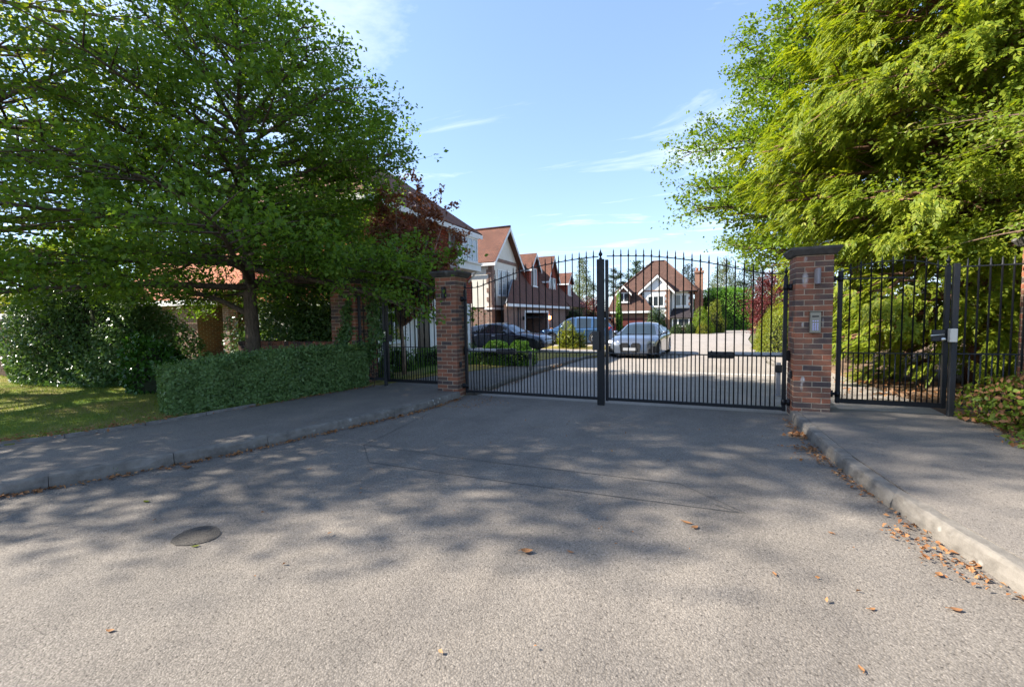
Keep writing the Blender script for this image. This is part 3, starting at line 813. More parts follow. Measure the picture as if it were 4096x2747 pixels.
def railing(label, x0, x1, post0, post1, first, pitch, zmid=0.938, group='iron railings'):
    t = thing('railing', label, 'railing', (0,0,0), 0, group)
    if post0 is not None: MB().cbox(post0-0.03, post0+0.03, GY-0.03, GY+0.03, 0.05, 2.085, 0.004).build('post', M['iron_dull'], t)
    if post1 is not None: MB().cbox(post1-0.025, post1+0.025, GY-0.025, GY+0.025, 0.05, 2.04, 0.004).build('post', M['iron_dull'], t)
    rail(t, 'top_rail', [(x0, 2.04), (x1, 2.04)], 0.03, 0.014, M['iron_dull']); rail(t, 'mid_rail', [(x0, zmid), (x1, zmid)], 0.034, 0.016, M['iron_dull']); rail(t, 'bottom_rail', [(x0, 0.255), (x1, 0.255)], 0.045, 0.05, M['iron_dull'])
    x = first
    while x < x1 - 0.02:
        p, rr = bar_pts(x, GY, 0.26, 2.15, 0.0105); MB().tube(p, rr, 8).build('bar', M['iron_dull'], t)
        if x + pitch/2 < x1 - 0.01: MB().tube([(x+pitch/2,GY,0.26),(x+pitch/2,GY,zmid)], 0.009, 6).build('short_bar', M['iron_dull'], t)
        x += pitch
    return t
railing('black railings on the right, between the lever-handle gate and the edge pillar', 7.20, 7.88, 7.165, None, 7.272, 0.108)
rl = railing('black railings on the left, between the ivy-hung pillar and the left pedestrian gate', -2.45, -1.83, -1.825, -2.47, -2.36, 0.113)

# things fixed to the pillars, and little posts behind the gate
t = thing('intercom', 'bronze keypad intercom with blue keys fixed to the stained pillar', 'intercom', (5.625, 0, 1.36))
MB().cbox(-0.065, 0.065, -0.042, -0.003, -0.145, 0.145, 0.006).build('housing', M['intercom'], t)
MB().cbox(-0.072, 0.072, -0.055, -0.003, 0.147, 0.158, 0.003).build('rain_hood', M['intercom'], t)
MB().box(-0.040, 0.040, -0.0445, -0.043, 0.072, 0.090).build('speaker_slot', M['black_plastic'], t)
kb = MB().cbox(-0.008, 0.008, -0.048, -0.043, -0.007, 0.007, 0.002).mesh('key', M['key_blue'])
for r_ in range(5):
    for c_ in range(3): inst('key', kb, t, (-0.026 + c_*0.026, 0, 0.018 - r_*0.026 - (0.012 if r_ else 0)))
for lbl, x, y, z, m_ in (('slim grey wall lamp above the keypad intercom', 5.642, 0, 1.985, M['lamp_grey']), ('slim black wall lamp on the left gate pillar', -0.235, 0, 1.98, M['black_plastic'])):
    t = thing('wall_lamp', lbl, 'lamp', (x, y, z), 0, 'wall lamps on the gate pillars')
    MB().cbox(-0.036, 0.036, -0.022, -0.002, -0.09, 0.09, 0.003).build('backplate', m_, t)
    b = MB(); V = []
    for zz in (-0.105, 0.105):
        for i in range(9):
            a = PI*i/8; V.append((0.034*math.cos(a), -0.024 - 0.075*math.sin(a), zz))
    b.add(V, [tuple(range(9)), tuple(range(17, 8, -1))] + [(i, i+9, i+10, i+1) for i in range(8)] + [(0, 8, 17, 9)]); b.fix = True
    b.build('lamp_shade', m_, t)
for lbl, x, y in (('small black photocell on the left pillar beside the gate', 0.004, 0.10), ('small black photocell on the inner side of the keypad pillar', 5.386, 0.10)):
    t = thing('photocell', lbl, 'sensor', (x, y, 0.62), 0, 'gate photocells')
    s_ = 1 if x < 1 else -1
    MB().cbox(min(0, s_*0.028), max(0, s_*0.028), -0.035, 0.035, -0.055, 0.055, 0.008).build('housing', M['black_plastic'], t)
    MB().lathe([(0.02, s_*0.0285), (0.018, s_*0.033)], (0, 0, 0.01), 12, 'x').build('lens', M['glass'], t)
def sensor_post(lbl, x, y, m_):
    t = thing('sensor_post', lbl, 'post', (x, y, gz(y)), 0, 'sensor posts behind the gate')
    MB().cbox(-0.035, 0.035, -0.03, 0.03, 0.0, 0.60, 0.006).build('post', m_, t)
    MB().cbox(-0.05, 0.05, -0.05, -0.031, 0.42, 0.56, 0.008).build('sensor_head', M['black_plastic'], t)
    MB().cbox(-0.06, 0.06, -0.06, 0.06, 0.0, 0.012, 0.003).build('foot_plate', m_, t)
sensor_post('grey sensor post behind the right gate leaf near its hinge', 5.52, 2.0, M['plastic_grey'])
sensor_post('pale sensor post behind the left gate leaf beside the inner kerb', 0.10, 3.7, M['edging'])

# ------------------------------------------------------------------ houses
EX, EY = Vector((1,0,0)), Vector((0,1,0))
def window(parent, o, u, n, w, h, cols, sill=True, fr=0.055, glass='glass', bars=0, depth=0.05, name='window'):
    """o: middle of the opening's bottom edge on the wall face; casements side by side, glazing set back"""
    b = MB(); W2 = w/2
    b.ob(o, u, n, -W2, W2, 0, fr, -0.02, depth); b.ob(o, u, n, -W2, W2, h-fr, h, -0.02, depth)
    for k in range(cols+1):
        x = -W2 + (w-fr)*k/cols
        b.ob(o, u, n, x, x+fr, fr+0.002, h-fr-0.002, -0.02, depth-0.003)
    f = b.build(name, M['white_paint'], parent)
    for k in range(cols):
        x0 = -W2 + (w-fr)*k/cols + fr + 0.003; x1 = -W2 + (w-fr)*(k+1)/cols - 0.003
        MB().ob(o, u, n, x0, x1, fr+0.003, h-fr-0.003, -0.01, 0.012).build('pane', M[glass], f)
        if bars:
            g = MB()
            for i in range(1, bars):
                z = fr + (h-2*fr)*i/bars; g.ob(o, u, n, x0, x1, z-0.008, z+0.008, 0.013, 0.022)
            xm = (x0+x1)/2; g.ob(o, u, n, xm-0.008, xm+0.008, fr+0.01, h-fr-0.01, 0.0235, 0.03)
            g.build('glazing_bar', M['white_paint'], f)
    if sill: MB().ob(o, u, n, -W2-0.06, W2+0.06, -0.075, -0.003, -0.02, depth+0.07).build('sill', M['white_paint'], f)
    return f

def quoins(parent, o, u, n, z0, z1, m, wide=0.30, narrow=0.19, step=0.225, proud=0.02):
    z = z0; k = 0; b = []
    while z < z1 - 0.05:
        MB().ob(o, u, n, 0, wide if k % 2 == 0 else narrow, z, min(z+step-0.004, z1), 0.003, proud).build('quoin', m, parent); z += step; k += 1

# nearest house: white ground floor, red tile-hung storey with a corner bay, dark hipped roof
hA = thing('tile_hung_house', 'red tile-hung house with white ground floor, black door and corner bay window', 'house')
AX, AY0, AY1, AB = -5.6, 4.06, 11.15, -11.3
MB().box(AB, AX, AY0, AY1, -0.4, 2.17).build('ground_floor_wall', M['white_render'], hA)
MB().box(AB-0.03, AX+0.05, AY0-0.05, AY1+0.03, 2.173, 5.40).build('upper_wall', M['tile_hung'], hA)
MB().ob((AX, AY1, 0), -EY, EX, -0.003, 0.26, -0.4, 2.165, 0.0, 0.012).build('brick_corner', M['house_brick'], hA)
quoins(hA, (AX+0.012, AY1-0.20, 0), -EY, EX, -0.2, 2.15, M['white_paint'])
b = MB(); e, z0, z1 = 0.45, 5.42, 8.1
c1, c2, c3, c4 = (AB-e, AY0-e, z0), (AX+e, AY0-e, z0), (AX+e, AY1+e, z0), (AB-e, AY1+e, z0)
mx = (AB+AX)/2; r1, r2 = (mx, AY0+2.6, z1), (mx, AY1-2.6, z1)
for p in ([c1, c2, r1], [c2, c3, r2, r1], [c3, c4, r2], [c4, c1, r1, r2]): b.slab(p, 0.10)
ro = b.build('roof', M['roof_brown'], hA)
b = MB(); b.box(AB-e, AX+e, AY0-e-0.02, AY0-e+0.02, 5.18, 5.36); b.box(AX+e-0.02, AX+e+0.02, AY0-e+0.021, AY1+e, 5.18, 5.36); b.box(AB-e, AX+e-0.021, AY0-e+0.021, AY1+e-0.02, 5.30, 5.345)
b.build('fascia', M['white_paint'], hA)
# corner bay on the upper storey
by = MB(); bx0, bx1, b0, b1 = AX+0.05, AX+0.50, 9.15, 11.0
by.box(bx0, bx1+0.10, b0-0.10, b1+0.10, 3.62, 3.92); by.box(bx0, bx1+0.16, b0-0.16, b1+0.16, 3.922, 3.99); bay = by.build('bay_window', M['white_paint'], hA)
MB().box(bx0, bx1+0.04, b0-0.04, b1+0.04, 5.10, 5.29).build('bay_head', M['white_paint'], bay)
for (o, u, n, w, c) in (((bx1, (b0+b1)/2, 3.992), EY, EX, b1-b0, 4), (((bx0+bx1)/2+0.02, b0, 3.992), EX, -EY, bx1-bx0, 1)):
    f = MB(); fr = 0.07; h = 1.105
    f.ob(o, u, n, -w/2, w/2, 0, fr, -0.05, 0); f.ob(o, u, n, -w/2, w/2, h-fr, h, -0.05, 0)
    for k in range(c+1):
        x = -w/2 + (w-fr)*k/c; f.ob(o, u, n, x, x+fr, fr+0.002, h-fr-0.002, -0.05, -0.003)
    f.build('bay_frame', M['white_paint'], bay)
    for k in range(c):
        x0 = -w/2 + (w-fr)*k/c + fr + 0.003; MB().ob(o, u, n, x0, x0+(w-fr)/c-fr-0.006, fr+0.004, h-fr-0.004, -0.045, -0.02).build('pane', M['glass_pale'], bay)
for yy in (9.3, 10.85):
    MB().tube([(AX+0.06, yy, 3.15), (AX+0.5, yy, 3.61)], 0.04, 4, smooth=False).build('bay_bracket', M['white_paint'], hA)
# porch canopy and door
d = MB(); d.ob((AX, 7.1, 0.02), EY, EX, -0.42, 0.42, 0, 1.98, 0.002, 0.035); dr = d.build('front_door', M['door_black'], hA)
for (u0, u1, za, zb) in ((-0.32,-0.05,0.12,0.75), (0.05,0.32,0.12,0.75), (-0.32,-0.05,0.9,1.35), (0.05,0.32,0.9,1.35)):
    MB().ob((AX, 7.1, 0.02), EY, EX, u0, u1, za, zb, 0.037, 0.05).build('door_panel', M['door_black'], dr)
MB().ob((AX, 7.1, 0.02), EY, EX, -0.30, 0.30, 1.47, 1.82, 0.037, 0.045).build('fanlight', M['glass'], dr)
f = MB(); f.ob((AX, 7.1, 0.0), EY, EX, -0.52, -0.43, -0.1, 2.08, 0.002, 0.07); f.ob((AX, 7.1, 0.0), EY, EX, 0.43, 0.52, -0.1, 2.08, 0.002, 0.07); f.ob((AX, 7.1, 0), EY, EX, -0.52, 0.52, 2.085, 2.165, 0.002, 0.07)
f.build('door_frame', M['white_paint'], hA)
can = MB().slab([(AX+0.95, 6.2, 2.28), (AX+0.95, 8.0, 2.28), (AX+0.06, 8.0, 2.85), (AX+0.06, 6.2, 2.85)], 0.08).build('porch_canopy', M['roof_dark'], hA)
MB().box(AX+0.90, AX+0.97, 6.18, 8.02, 2.10, 2.20).build('canopy_fascia', M['white_paint'], can)
for yy in (6.32, 7.88):
    MB().tube([(AX+0.02, yy, 1.45), (AX+0.35, yy, 1.62), (AX+0.62, yy, 1.85), (AX+0.82, yy, 2.09)], 0.055, 4, smooth=False).build('canopy_bracket', M['white_paint'], can)
window(hA, (AX, 5.35, 0.72), EY, EX, 0.85, 1.05, 2, glass='glass')
window(hA, (AX, 9.0, 0.72), EY, EX, 1.4, 1.1, 3, glass='glass')
window(hA, (-8.2, AY0-0.05, 3.7), EX, -EY, 1.5, 1.15, 3)
window(hA, (-8.2, AY0, 0.9), EX, -EY, 1.8, 1.15, 3)

# low garage on the left with a sunlit orange roof
hG = thing('orange_roofed_garage', 'low brick garage with sunlit orange tiled roof behind the left trees', 'garage')
MB().box(-19, -13.2, 3.5, 8.6, -0.3, 2.25).build('wall', M['house_brick'], hG)
MB().box(-13.19, -11.42, 5.2, 8.6, -0.3, 2.25).build('recessed_wall', M['house_brick'], hG)
MB().box(-11.75, -11.42, 3.5, 3.83, -0.3, 2.25).build('porch_pier', M['house_brick'], hG)
b = MB(); b.slab([(-19.3, 3.1, 2.36), (-11.38, 3.1, 2.36), (-11.38, 6.05, 4.5), (-19.3, 6.05, 4.5)], 0.09); b.slab([(-11.38, 9.0, 2.36), (-19.3, 9.0, 2.36), (-19.3, 6.06, 4.5), (-11.38, 6.06, 4.5)], 0.09)
b.build('roof', M['roof_orange'], hG)
MB().box(-19.3, -11.4, 3.06, 3.10, 2.14, 2.34).build('fascia', M['white_paint'], hG)
b = MB(); b.slab([(-19, 3.5, 2.252), (-19, 8.6, 2.252), (-19, 6.05, 4.3)], 0.2); b.slab([(-11.6, 8.6, 2.252), (-11.6, 3.5, 2.252), (-11.6, 6.05, 4.3)], 0.2); b.build('gable_wall', M['tile_hung'], hG)

# gabled cream house with the integral garage
hB = thing('gabled_house', 'cream gabled house with brick quoins, dormers and an open double garage', 'house')
GX, GYA, GYB = -8.15, 18.9, 23.5
zE, zA = 5.33, 7.65
g0 = -0.45
MB().box(-14, GX, GYA, GYB, 2.20, zE).build('gable_wing_wall', M['cream_render'], hB)
MB().slab([(GX, GYA, zE+0.002), (GX, GYB, zE+0.002), (GX, (GYA+GYB)/2, zA-0.05)], 0.2).build('gable_end', M['cream_render'], hB)
MB().box(-14, GX-0.55, GYA+0.05, GYB-0.05, g0, 2.198).build('ground_floor_wall', M['house_brick'], hB)
MB().ob((GX, GYA, 0), EY, EX, -0.05, GYB-GYA+0.05, 2.19, 2.32, 0.003, 0.05).build('band_course', M['house_brick'], hB)
MB().ob((GX, GYA, 0), EY, EX, 0.05, GYB-GYA-0.05, zE-0.08, zE+0.16, 0.003, 0.03).build('brick_band', M['house_brick'], hB)
quoins(hB, (GX, GYA, 0), EY, EX, g0, zE-0.09, M['house_brick'], 0.52, 0.36, 0.30, 0.035)
quoins(hB, (GX, GYA, 0), -EX, -EY, g0, zE-0.09, M['house_brick'], 0.36, 0.22, 0.30, 0.035)
quoins(hB, (GX, GYB, 0), -EY, EX, 2.33, zE-0.09, M['house_brick'], 0.36, 0.22, 0.30, 0.035)
MB().box(GX-0.5, GX+0.002, GYA-0.003, GYA+0.45, g0, 2.19).build('corner_pier', M['house_brick'], hB)
ym = (GYA+GYB)/2; ov = 0.35; sl = (zA-zE)/(ym-GYA)
b = MB(); ex = GX+0.45
b.slab([(-14.5, GYA-ov, zE-ov*sl+0.12), (ex, GYA-ov, zE-ov*sl+0.12), (ex, ym, zA+0.12), (-14.5, ym, zA+0.12)], 0.10)
b.slab([(ex, GYB+ov, zE-ov*sl+0.12), (-14.5, GYB+ov, zE-ov*sl+0.12), (-14.5, ym+0.005, zA+0.12), (ex, ym+0.005, zA+0.12)], 0.10)
b.build('gable_roof', M['roof_brown'], hB)
for s_ in (-1, 1):
    y0 = ym + s_*(ym-GYA+ov)
    MB().slab([(ex+0.005, y0, zE-ov*sl-0.13), (ex+0.005, y0, zE-ov*sl+0.10), (ex+0.005, ym, zA+0.10), (ex+0.005, ym, zA-0.16)][::s_], 0.04).build('bargeboard', M['white_paint'], hB)
MB().box(-14, ex, GYA-ov-0.03, GYA-ov+0.01, zE-ov*sl-0.12, zE-ov*sl+0.06).build('fascia', M['white_paint'], hB)
window(hB, (GX, 20.9, 3.0), EY, EX, 2.1, 1.75, 3, glass='glass_pale', bars=4)
MB().ob((GX, 21.1, 0), EY, EX, -2.3, 2.2, 2.03, 2.16, -0.5, 0.04).build('porch_fascia', M['white_paint'], hB)
# garage range: brick front, steep roof, two dormers
FX, FY0, FY1 = -7.15, 18.55, 33.2
b = MB(); gd0, gd1, gdt = 22.3, 27.6, 1.82
b.box(-14, FX, FY0+3.6, gd0, g0, 2.35); b.box(-14, FX, gd1, FY1, g0, 2.35); b.box(-14, FX, gd0+0.001, gd1-0.001, gdt, 2.35)
b.slab([(FX, FY0, 2.35), (FX, FY0+3.599, 2.35), (GX+0.01, FY0+3.599, 2.35), (GX+0.01, FY0+3.2, 2.35)], 2.8)
b.build('garage_wall', M['house_brick'], hB)
MB().box(-13.5, -13.3, gd0, gd1, g0, gdt).build('garage_back', M['dark_void'], hB)
MB().ob((FX, (gd0+gd1)/2, 0), EY, EX, -(gd1-gd0)/2-0.1, (gd1-gd0)/2+0.1, gdt, gdt+0.16, 0.003, 0.06).build('door_lintel', M['white_paint'], hB)
for yy in (gd0-0.11, gd1): MB().ob((FX, yy, 0), EY, EX, 0, 0.11, g0, gdt-0.003, 0.003, 0.05).build('door_jamb', M['white_paint'], hB)
MB().slab([(FX-0.25, gd0, gdt-0.35), (FX-0.25, gd1, gdt-0.35), (FX-2.2, gd1, gdt-0.05), (FX-2.2, gd0, gdt-0.05)], 0.06).build('raised_garage_door', M['dark_void'], hB)
for i in range(3): MB().box(FX-2.6, FX-2.2, gd0+0.6+i*1.5, gd0+1.7+i*1.5, g0, g0+0.9+0.25*i).build('stored_box', M['soil'], hB)
ez, es = 2.42, 1.45
def roofz(x): return ez + (FX+0.28 - x)*es
xr = FX+0.28 - (6.9-ez)/es
b = MB(); b.slab([(FX+0.28, FY0-0.2, ez), (FX+0.28, FY1+0.25, ez), (xr, FY1+0.25, 6.9), (xr, FY0+5.0, 6.9), (GX+0.03, FY0+4.0, roofz(GX+0.03))], 0.1)
b.slab([(xr-3.2, FY1+0.25, 2.4), (xr-3.2, FY0+5.0, 2.4), (xr-0.005, FY0+5.0, 6.9), (xr-0.005, FY1+0.25, 6.9)], 0.1)
b.build('garage_roof', M['roof_brown'], hB)
MB().slab([(FX+0.20, FY0-0.22, ez-0.02), (FX+0.28, FY0-0.2, ez+0.03), (GX+0.03, FY0+4.0, roofz(GX+0.03)+0.03), (GX+0.03, FY0+3.75, roofz(GX+0.03)+0.02)], 0.05).build('lead_flashing', M['lead'], hB)
MB().box(FX+0.26, FX+0.32, FY0-0.2, FY1+0.2, ez-0.22, ez-0.03).build('gutter_board', M['white_paint'], hB)
def dormer(parent, y0, y1, zb, ze, za, fx, back, wz, wh, cols, wallm='tile_hung'):
    ymid = (y0+y1)/2; f = Vector((fx,0,0))
    dd = MB().box(back, fx, y0, y1, zb, ze).slab([(fx, y0, ze+0.002), (fx, y1, ze+0.002), (fx, ymid, za-0.08)], 0.15).build('dormer', M[wallm], parent)
    s_ = (za-ze)/(ymid-y0); o = 0.22; ex_ = fx+0.3
    b = MB(); b.slab([(back, y0-o, ze-o*s_+0.06), (ex_, y0-o, ze-o*s_+0.06), (ex_, ymid, za+0.06), (back, ymid, za+0.06)], 0.08)
    b.slab([(ex_, y1+o, ze-o*s_+0.06), (back, y1+o, ze-o*s_+0.06), (back, ymid+0.004, za+0.06), (ex_, ymid+0.004, za+0.06)], 0.08)
    b.build('dormer_roof', M['roof_brown'], dd)
    for s2 in (-1, 1):
        yy = ymid + s2*(ymid-y0+o)
        MB().slab([(ex_+0.004, yy, ze-o*s_-0.16), (ex_+0.004, yy, ze-o*s_+0.05), (ex_+0.004, ymid, za+0.05), (ex_+0.004, ymid, za-0.17)][::s2], 0.035).build('dormer_bargeboard', M['white_paint'], dd)
    MB().box(back, ex_, y0-o-0.025, y0-o+0.01, ze-o*s_-0.13, ze-o*s_+0.02).build('dormer_fascia', M['white_paint'], dd)
    f = window(dd, (fx, ymid, wz), EY, EX, (y1-y0)*0.62, wh, cols, glass='glass_pale')
    return dd
dormer(hB, 25.7, 27.75, 3.6, 5.5, 6.62, -8.0, -11.0, 4.0, 1.45, 2)
dormer(hB, 30.1, 33.3, 3.4, 4.9, 7.0, -8.0, -11.5, 3.75, 1.3, 3)
for yy in (21.9, 28.0):
    MB().cbox(FX+0.003, FX+0.14, yy-0.08, yy+0.08, 1.28, 1.55, 0.02).build('coach_lamp', M['lamp_lit'] if yy > 25 else M['black_plastic'], hB)
MB().tube([(FX+0.06, 20.9, g0), (FX+0.06, 20.9, 2.2)], 0.04, 8).build('downpipe', M['black_plastic'], hB)

# third house of the row: only a dormer and its roof show
hC = thing('dormer_house', 'brown-roofed house with a single small dormer, farthest in the row', 'house')
MB().box(-14, -7.1, 34.0, 41.5, g0, 2.35).build('wall', M['house_brick'], hC)
b = MB(); b.slab([(-6.8, 33.8, 2.42), (-6.8, 41.8, 2.42), (-9.7, 41.0, 5.6), (-9.7, 33.8, 5.6)], 0.1); b.slab([(-12.6, 41.8, 2.42), (-12.6, 33.8, 2.42), (-9.705, 33.8, 5.6), (-9.705, 41.0, 5.6)], 0.1)
b.build('roof', M['roof_brown'], hC)
dormer(hC, 36.7, 38.7, 3.3, 5.05, 6.0, -8.0, -10.5, 3.65, 1.2, 2)
window(hC, (-7.1, 36.0, 0.4), EY, EX, 1.6, 1.3, 3)

# house at the head of the drive
hF = thing('white_gabled_house', 'white gabled house with tall brown hipped roof at the head of the drive', 'house')
Y0 = 42.0; gb = -0.55
MB().box(-0.9, 3.9, Y0+0.9, Y0+9, gb, 4.05).build('main_wall', M['white_render'], hF)
MB().box(3.902, 4.02, Y0+0.95, Y0+9, gb, 4.05).build('side_wall', M['far_brick'], hF)
quoins(hF, (3.9, Y0+0.9, 0), -EX, -EY, gb, 3.95, M['far_brick'], 0.32, 0.2, 0.3, 0.03)
quoins(hF, (4.02, Y0+0.9, 0), EY, EX, gb, 3.95, M['white_paint'], 0.4, 0.25, 0.3, 0.03)
# projecting gable
MB().box(-1.0, 1.75, Y0, Y0+0.897, 0.95, 4.05).build('gable_wall', M['white_render'], hF)
MB().slab([(-1.0, Y0, 4.052), (1.75, Y0, 4.052), (0.53, Y0, 5.55)], 0.3).build('gable_end', M['white_render'], hF)
MB().box(0.95, 1.75, Y0+0.01, Y0+0.89, gb, 0.948).build('porch_pier', M['far_brick'], hF)
MB().box(-1.0, 0.94, Y0+0.7, Y0+0.89, gb, 0.948).build('porch_back', M['dark_void'], hF)
MB().ob((1.75, Y0, 0), -EX, -EY, 0, 0.30, 0.95, 4.0, 0.003, 0.03).build('corner_brick', M['far_brick'], hF)
quoins(hF, (1.45, Y0-0.03, 0), -EX, -EY, 0.95, 4.0, M['far_brick'], 0.17, 0.06, 0.3, 0.004)
MB().ob((0.35, Y0, 0), EX, -EY, -1.4, 1.4, 4.02, 4.12, 0.003, 0.06).build('brick_band', M['far_brick'], hF)
gm = 0.53
for s_, xe, zz in ((-1, -1.45, 3.85), (1, 2.25, 3.85)):
    MB().slab([(xe, Y0-0.22, zz), (xe, Y0+5, zz), (gm, Y0+5, 5.75), (gm, Y0-0.22, 5.75)][::-s_], 0.12).build('gable_roof', M['roof_far'], hF)
    MB().slab([(xe, Y0-0.23, zz-0.22), (xe, Y0-0.23, zz+0.02), (gm, Y0-0.23, 5.74), (gm, Y0-0.23, 5.46)][::s_], 0.05).build('bargeboard', M['white_paint'], hF)
# main hipped roof, sweeping low on the left over the garage
b = MB(); rL, rR = (-0.36, Y0+5.2, 7.75), (0.94, Y0+5.2, 7.75)
b.slab([(-3.95, Y0+0.3, 4.0), (4.5, Y0+0.45, 4.0), rR, rL], 0.12)
b.slab([(4.5, Y0+0.45, 4.0), (4.5, Y0+10, 4.0), rR], 0.12)
b.slab([(4.5, Y0+10, 4.0), (-3.95, Y0+10, 4.0), rL, rR], 0.12)
b.slab([(-3.95, Y0+10, 4.0), (-3.95, Y0+0.3, 4.0), rL], 0.12)
b.slab([(-4.6, Y0-1.3, 1.95), (0.2, Y0-1.3, 1.95), (-1.35, Y0+0.5, 4.05), (-3.95, Y0+0.31, 4.0)], 0.12)
b.slab([(-4.6, Y0+10, 1.95), (-4.6, Y0-1.3, 1.95), (-3.96, Y0+0.31, 4.0), (-3.96, Y0+10, 4.0)], 0.12)
b.build('main_roof', M['roof_far'], hF)
MB().box(-4.2, -0.2, Y0-0.95, Y0+5, gb, 1.9).build('garage_wall', M['far_brick'], hF)
MB().box(-4.6, 0.2, Y0-1.36, Y0-1.31, 1.72, 1.93).build('gutter_board', M['white_paint'], hF)
MB().ob((-2.2, Y0-0.95, gb), EX, -EY, -1.4, 1.4, 0, 1.75, 0.003, 0.04).build('garage_door', M['garage_red'], hF)
def dormer_y(parent, x0, x1, zb, ze, za, fy, back):
    xm_ = (x0+x1)/2
    dd = MB().box(x0, x1, fy, back, zb, ze).slab([(x0, fy, ze+0.002), (x1, fy, ze+0.002), (xm_, fy, za-0.08)], 0.15).build('dormer', M['far_brick'], parent)
    o = 0.25; s_ = (za-ze)/(xm_-x0)
    for q, xe in ((-1, x0-o), (1, x1+o)):
        MB().slab([(xe, fy-0.3, ze-o*s_+0.06), (xe, back, ze-o*s_+0.06), (xm_, back, za+0.06), (xm_, fy-0.3, za+0.06)][::-q], 0.08).build('dormer_roof', M['roof_far'], dd)
        MB().slab([(xe, fy-0.305, ze-o*s_-0.16), (xe, fy-0.305, ze-o*s_+0.05), (xm_, fy-0.305, za+0.05), (xm_, fy-0.305, za-0.17)][::q], 0.04).build('dormer_bargeboard', M['white_paint'], dd)
    window(dd, (xm_, fy, zb+0.55), EX, -EY, (x1-x0)*0.9, 1.05, 2, fr=0.1)
dormer_y(hF, -3.5, -2.3, 2.35, 4.0, 4.65, Y0-0.7, Y0+3)
window(hF, (0.35, Y0, 2.35), EX, -EY, 1.75, 1.2, 3, fr=0.12)
window(hF, (2.85, Y0+0.9, 2.35), EX, -EY, 1.25, 1.3, 2, fr=0.12)
bw_ = MB().box(1.95, 3.75, Y0+0.15, Y0+0.897, gb, 0.15).build('bay_wall', M['far_brick'], hF)
window(bw_, (2.85, Y0+0.15, 0.17), EX, -EY, 1.75, 0.98, 3, fr=0.12, sill=False)
MB().slab([(1.75, Y0-0.1, 1.15), (4.0, Y0-0.1, 1.15), (3.6, Y0+0.95, 2.2), (2.05, Y0+0.95, 2.2)], 0.1).build('bay_roof', M['roof_dark'], hF)
MB().box(1.96, 3.74, Y0+0.16, Y0+0.89, 1.05, 1.2).build('bay_soffit', M['white_paint'], hF)
for a_, b_ in ((rL, rR), ((-3.95, Y0+0.3, 4.0), rL), ((4.5, Y0+0.45, 4.0), rR)):
    MB().tube([Vector(a_)+Vector((0,0,0.03)), Vector(b_)+Vector((0,0,0.03))], 0.10, 6).build('ridge_tiles', M['roof_far'], hF)
for xx in (1.86, 3.80): MB().tube([(xx, Y0+0.84, gb), (xx, Y0+0.84, 3.9)], 0.045, 6).build('downpipe', M['black_plastic'], hF)
MB().tube([(2.3, Y0+0.42, 3.93), (4.5, Y0+0.42, 3.93)], 0.06, 6).build('gutter', M['black_plastic'], hF)
MB().tube([(-14.5, ym, zA+0.14), (ex, ym, zA+0.14)], 0.09, 6).build('ridge_tiles', M['roof_brown'], hB)
ch = MB().box(4.2, 5.05, Y0+3.0, Y0+4.0, gb, 6.0).box(4.12, 5.13, Y0+2.92, Y0+4.08, 6.002, 6.22).build('chimney', M['chimney'], hF)
for k in (0, 1): MB().lathe([(0.12,0),(0.15,0.35),(0.09,0.36)], (4.42+k*0.4, Y0+3.5, 6.222), 10).build('chimney_pot', M['roof_orange'], ch)

# ------------------------------------------------------------------ cars
def paint(name, c, metal=0.5):
    return mat(name, c, 0.32, metal=metal, coat=1.0)
M['paint_navy'] = paint('car_paint_navy', (0.012,0.016,0.028))
M['paint_blue'] = paint('car_paint_blue', (0.045,0.11,0.22))
M['paint_silver'] = paint('car_paint_silver', (0.115,0.137,0.18))
M['tyre'] = mat('tyre_rubber', (0.014,0.014,0.015), 0.8)
M['alloy'] = mat('alloy_wheel', (0.42,0.43,0.45), 0.3, metal=0.85)
M['car_glass'] = mat('car_glass', (0.02,0.03,0.035), 0.04, spec=1.0)
M['chrome'] = mat('chrome_trim', (0.7,0.7,0.72), 0.15, metal=1.0)
M['headlamp'] = mat('headlamp_glass', (0.20,0.22,0.26), 0.06, spec=1.0, metal=0.4)
M['tail_red'] = mat('tail_lamp', (0.45,0.015,0.012), 0.15, spec=0.8)
M['plate'] = mat('number_plate', (0.33,0.34,0.36), 0.5)

def interp(P, x):
    if x <= P[0][0]: return P[0][1]
    for (a, u), (b_, v) in zip(P[:-1], P[1:]):
        if a <= x <= b_:
            t = (x-a)/(b_-a); return u + (v-u)*t
    return P[-1][1]

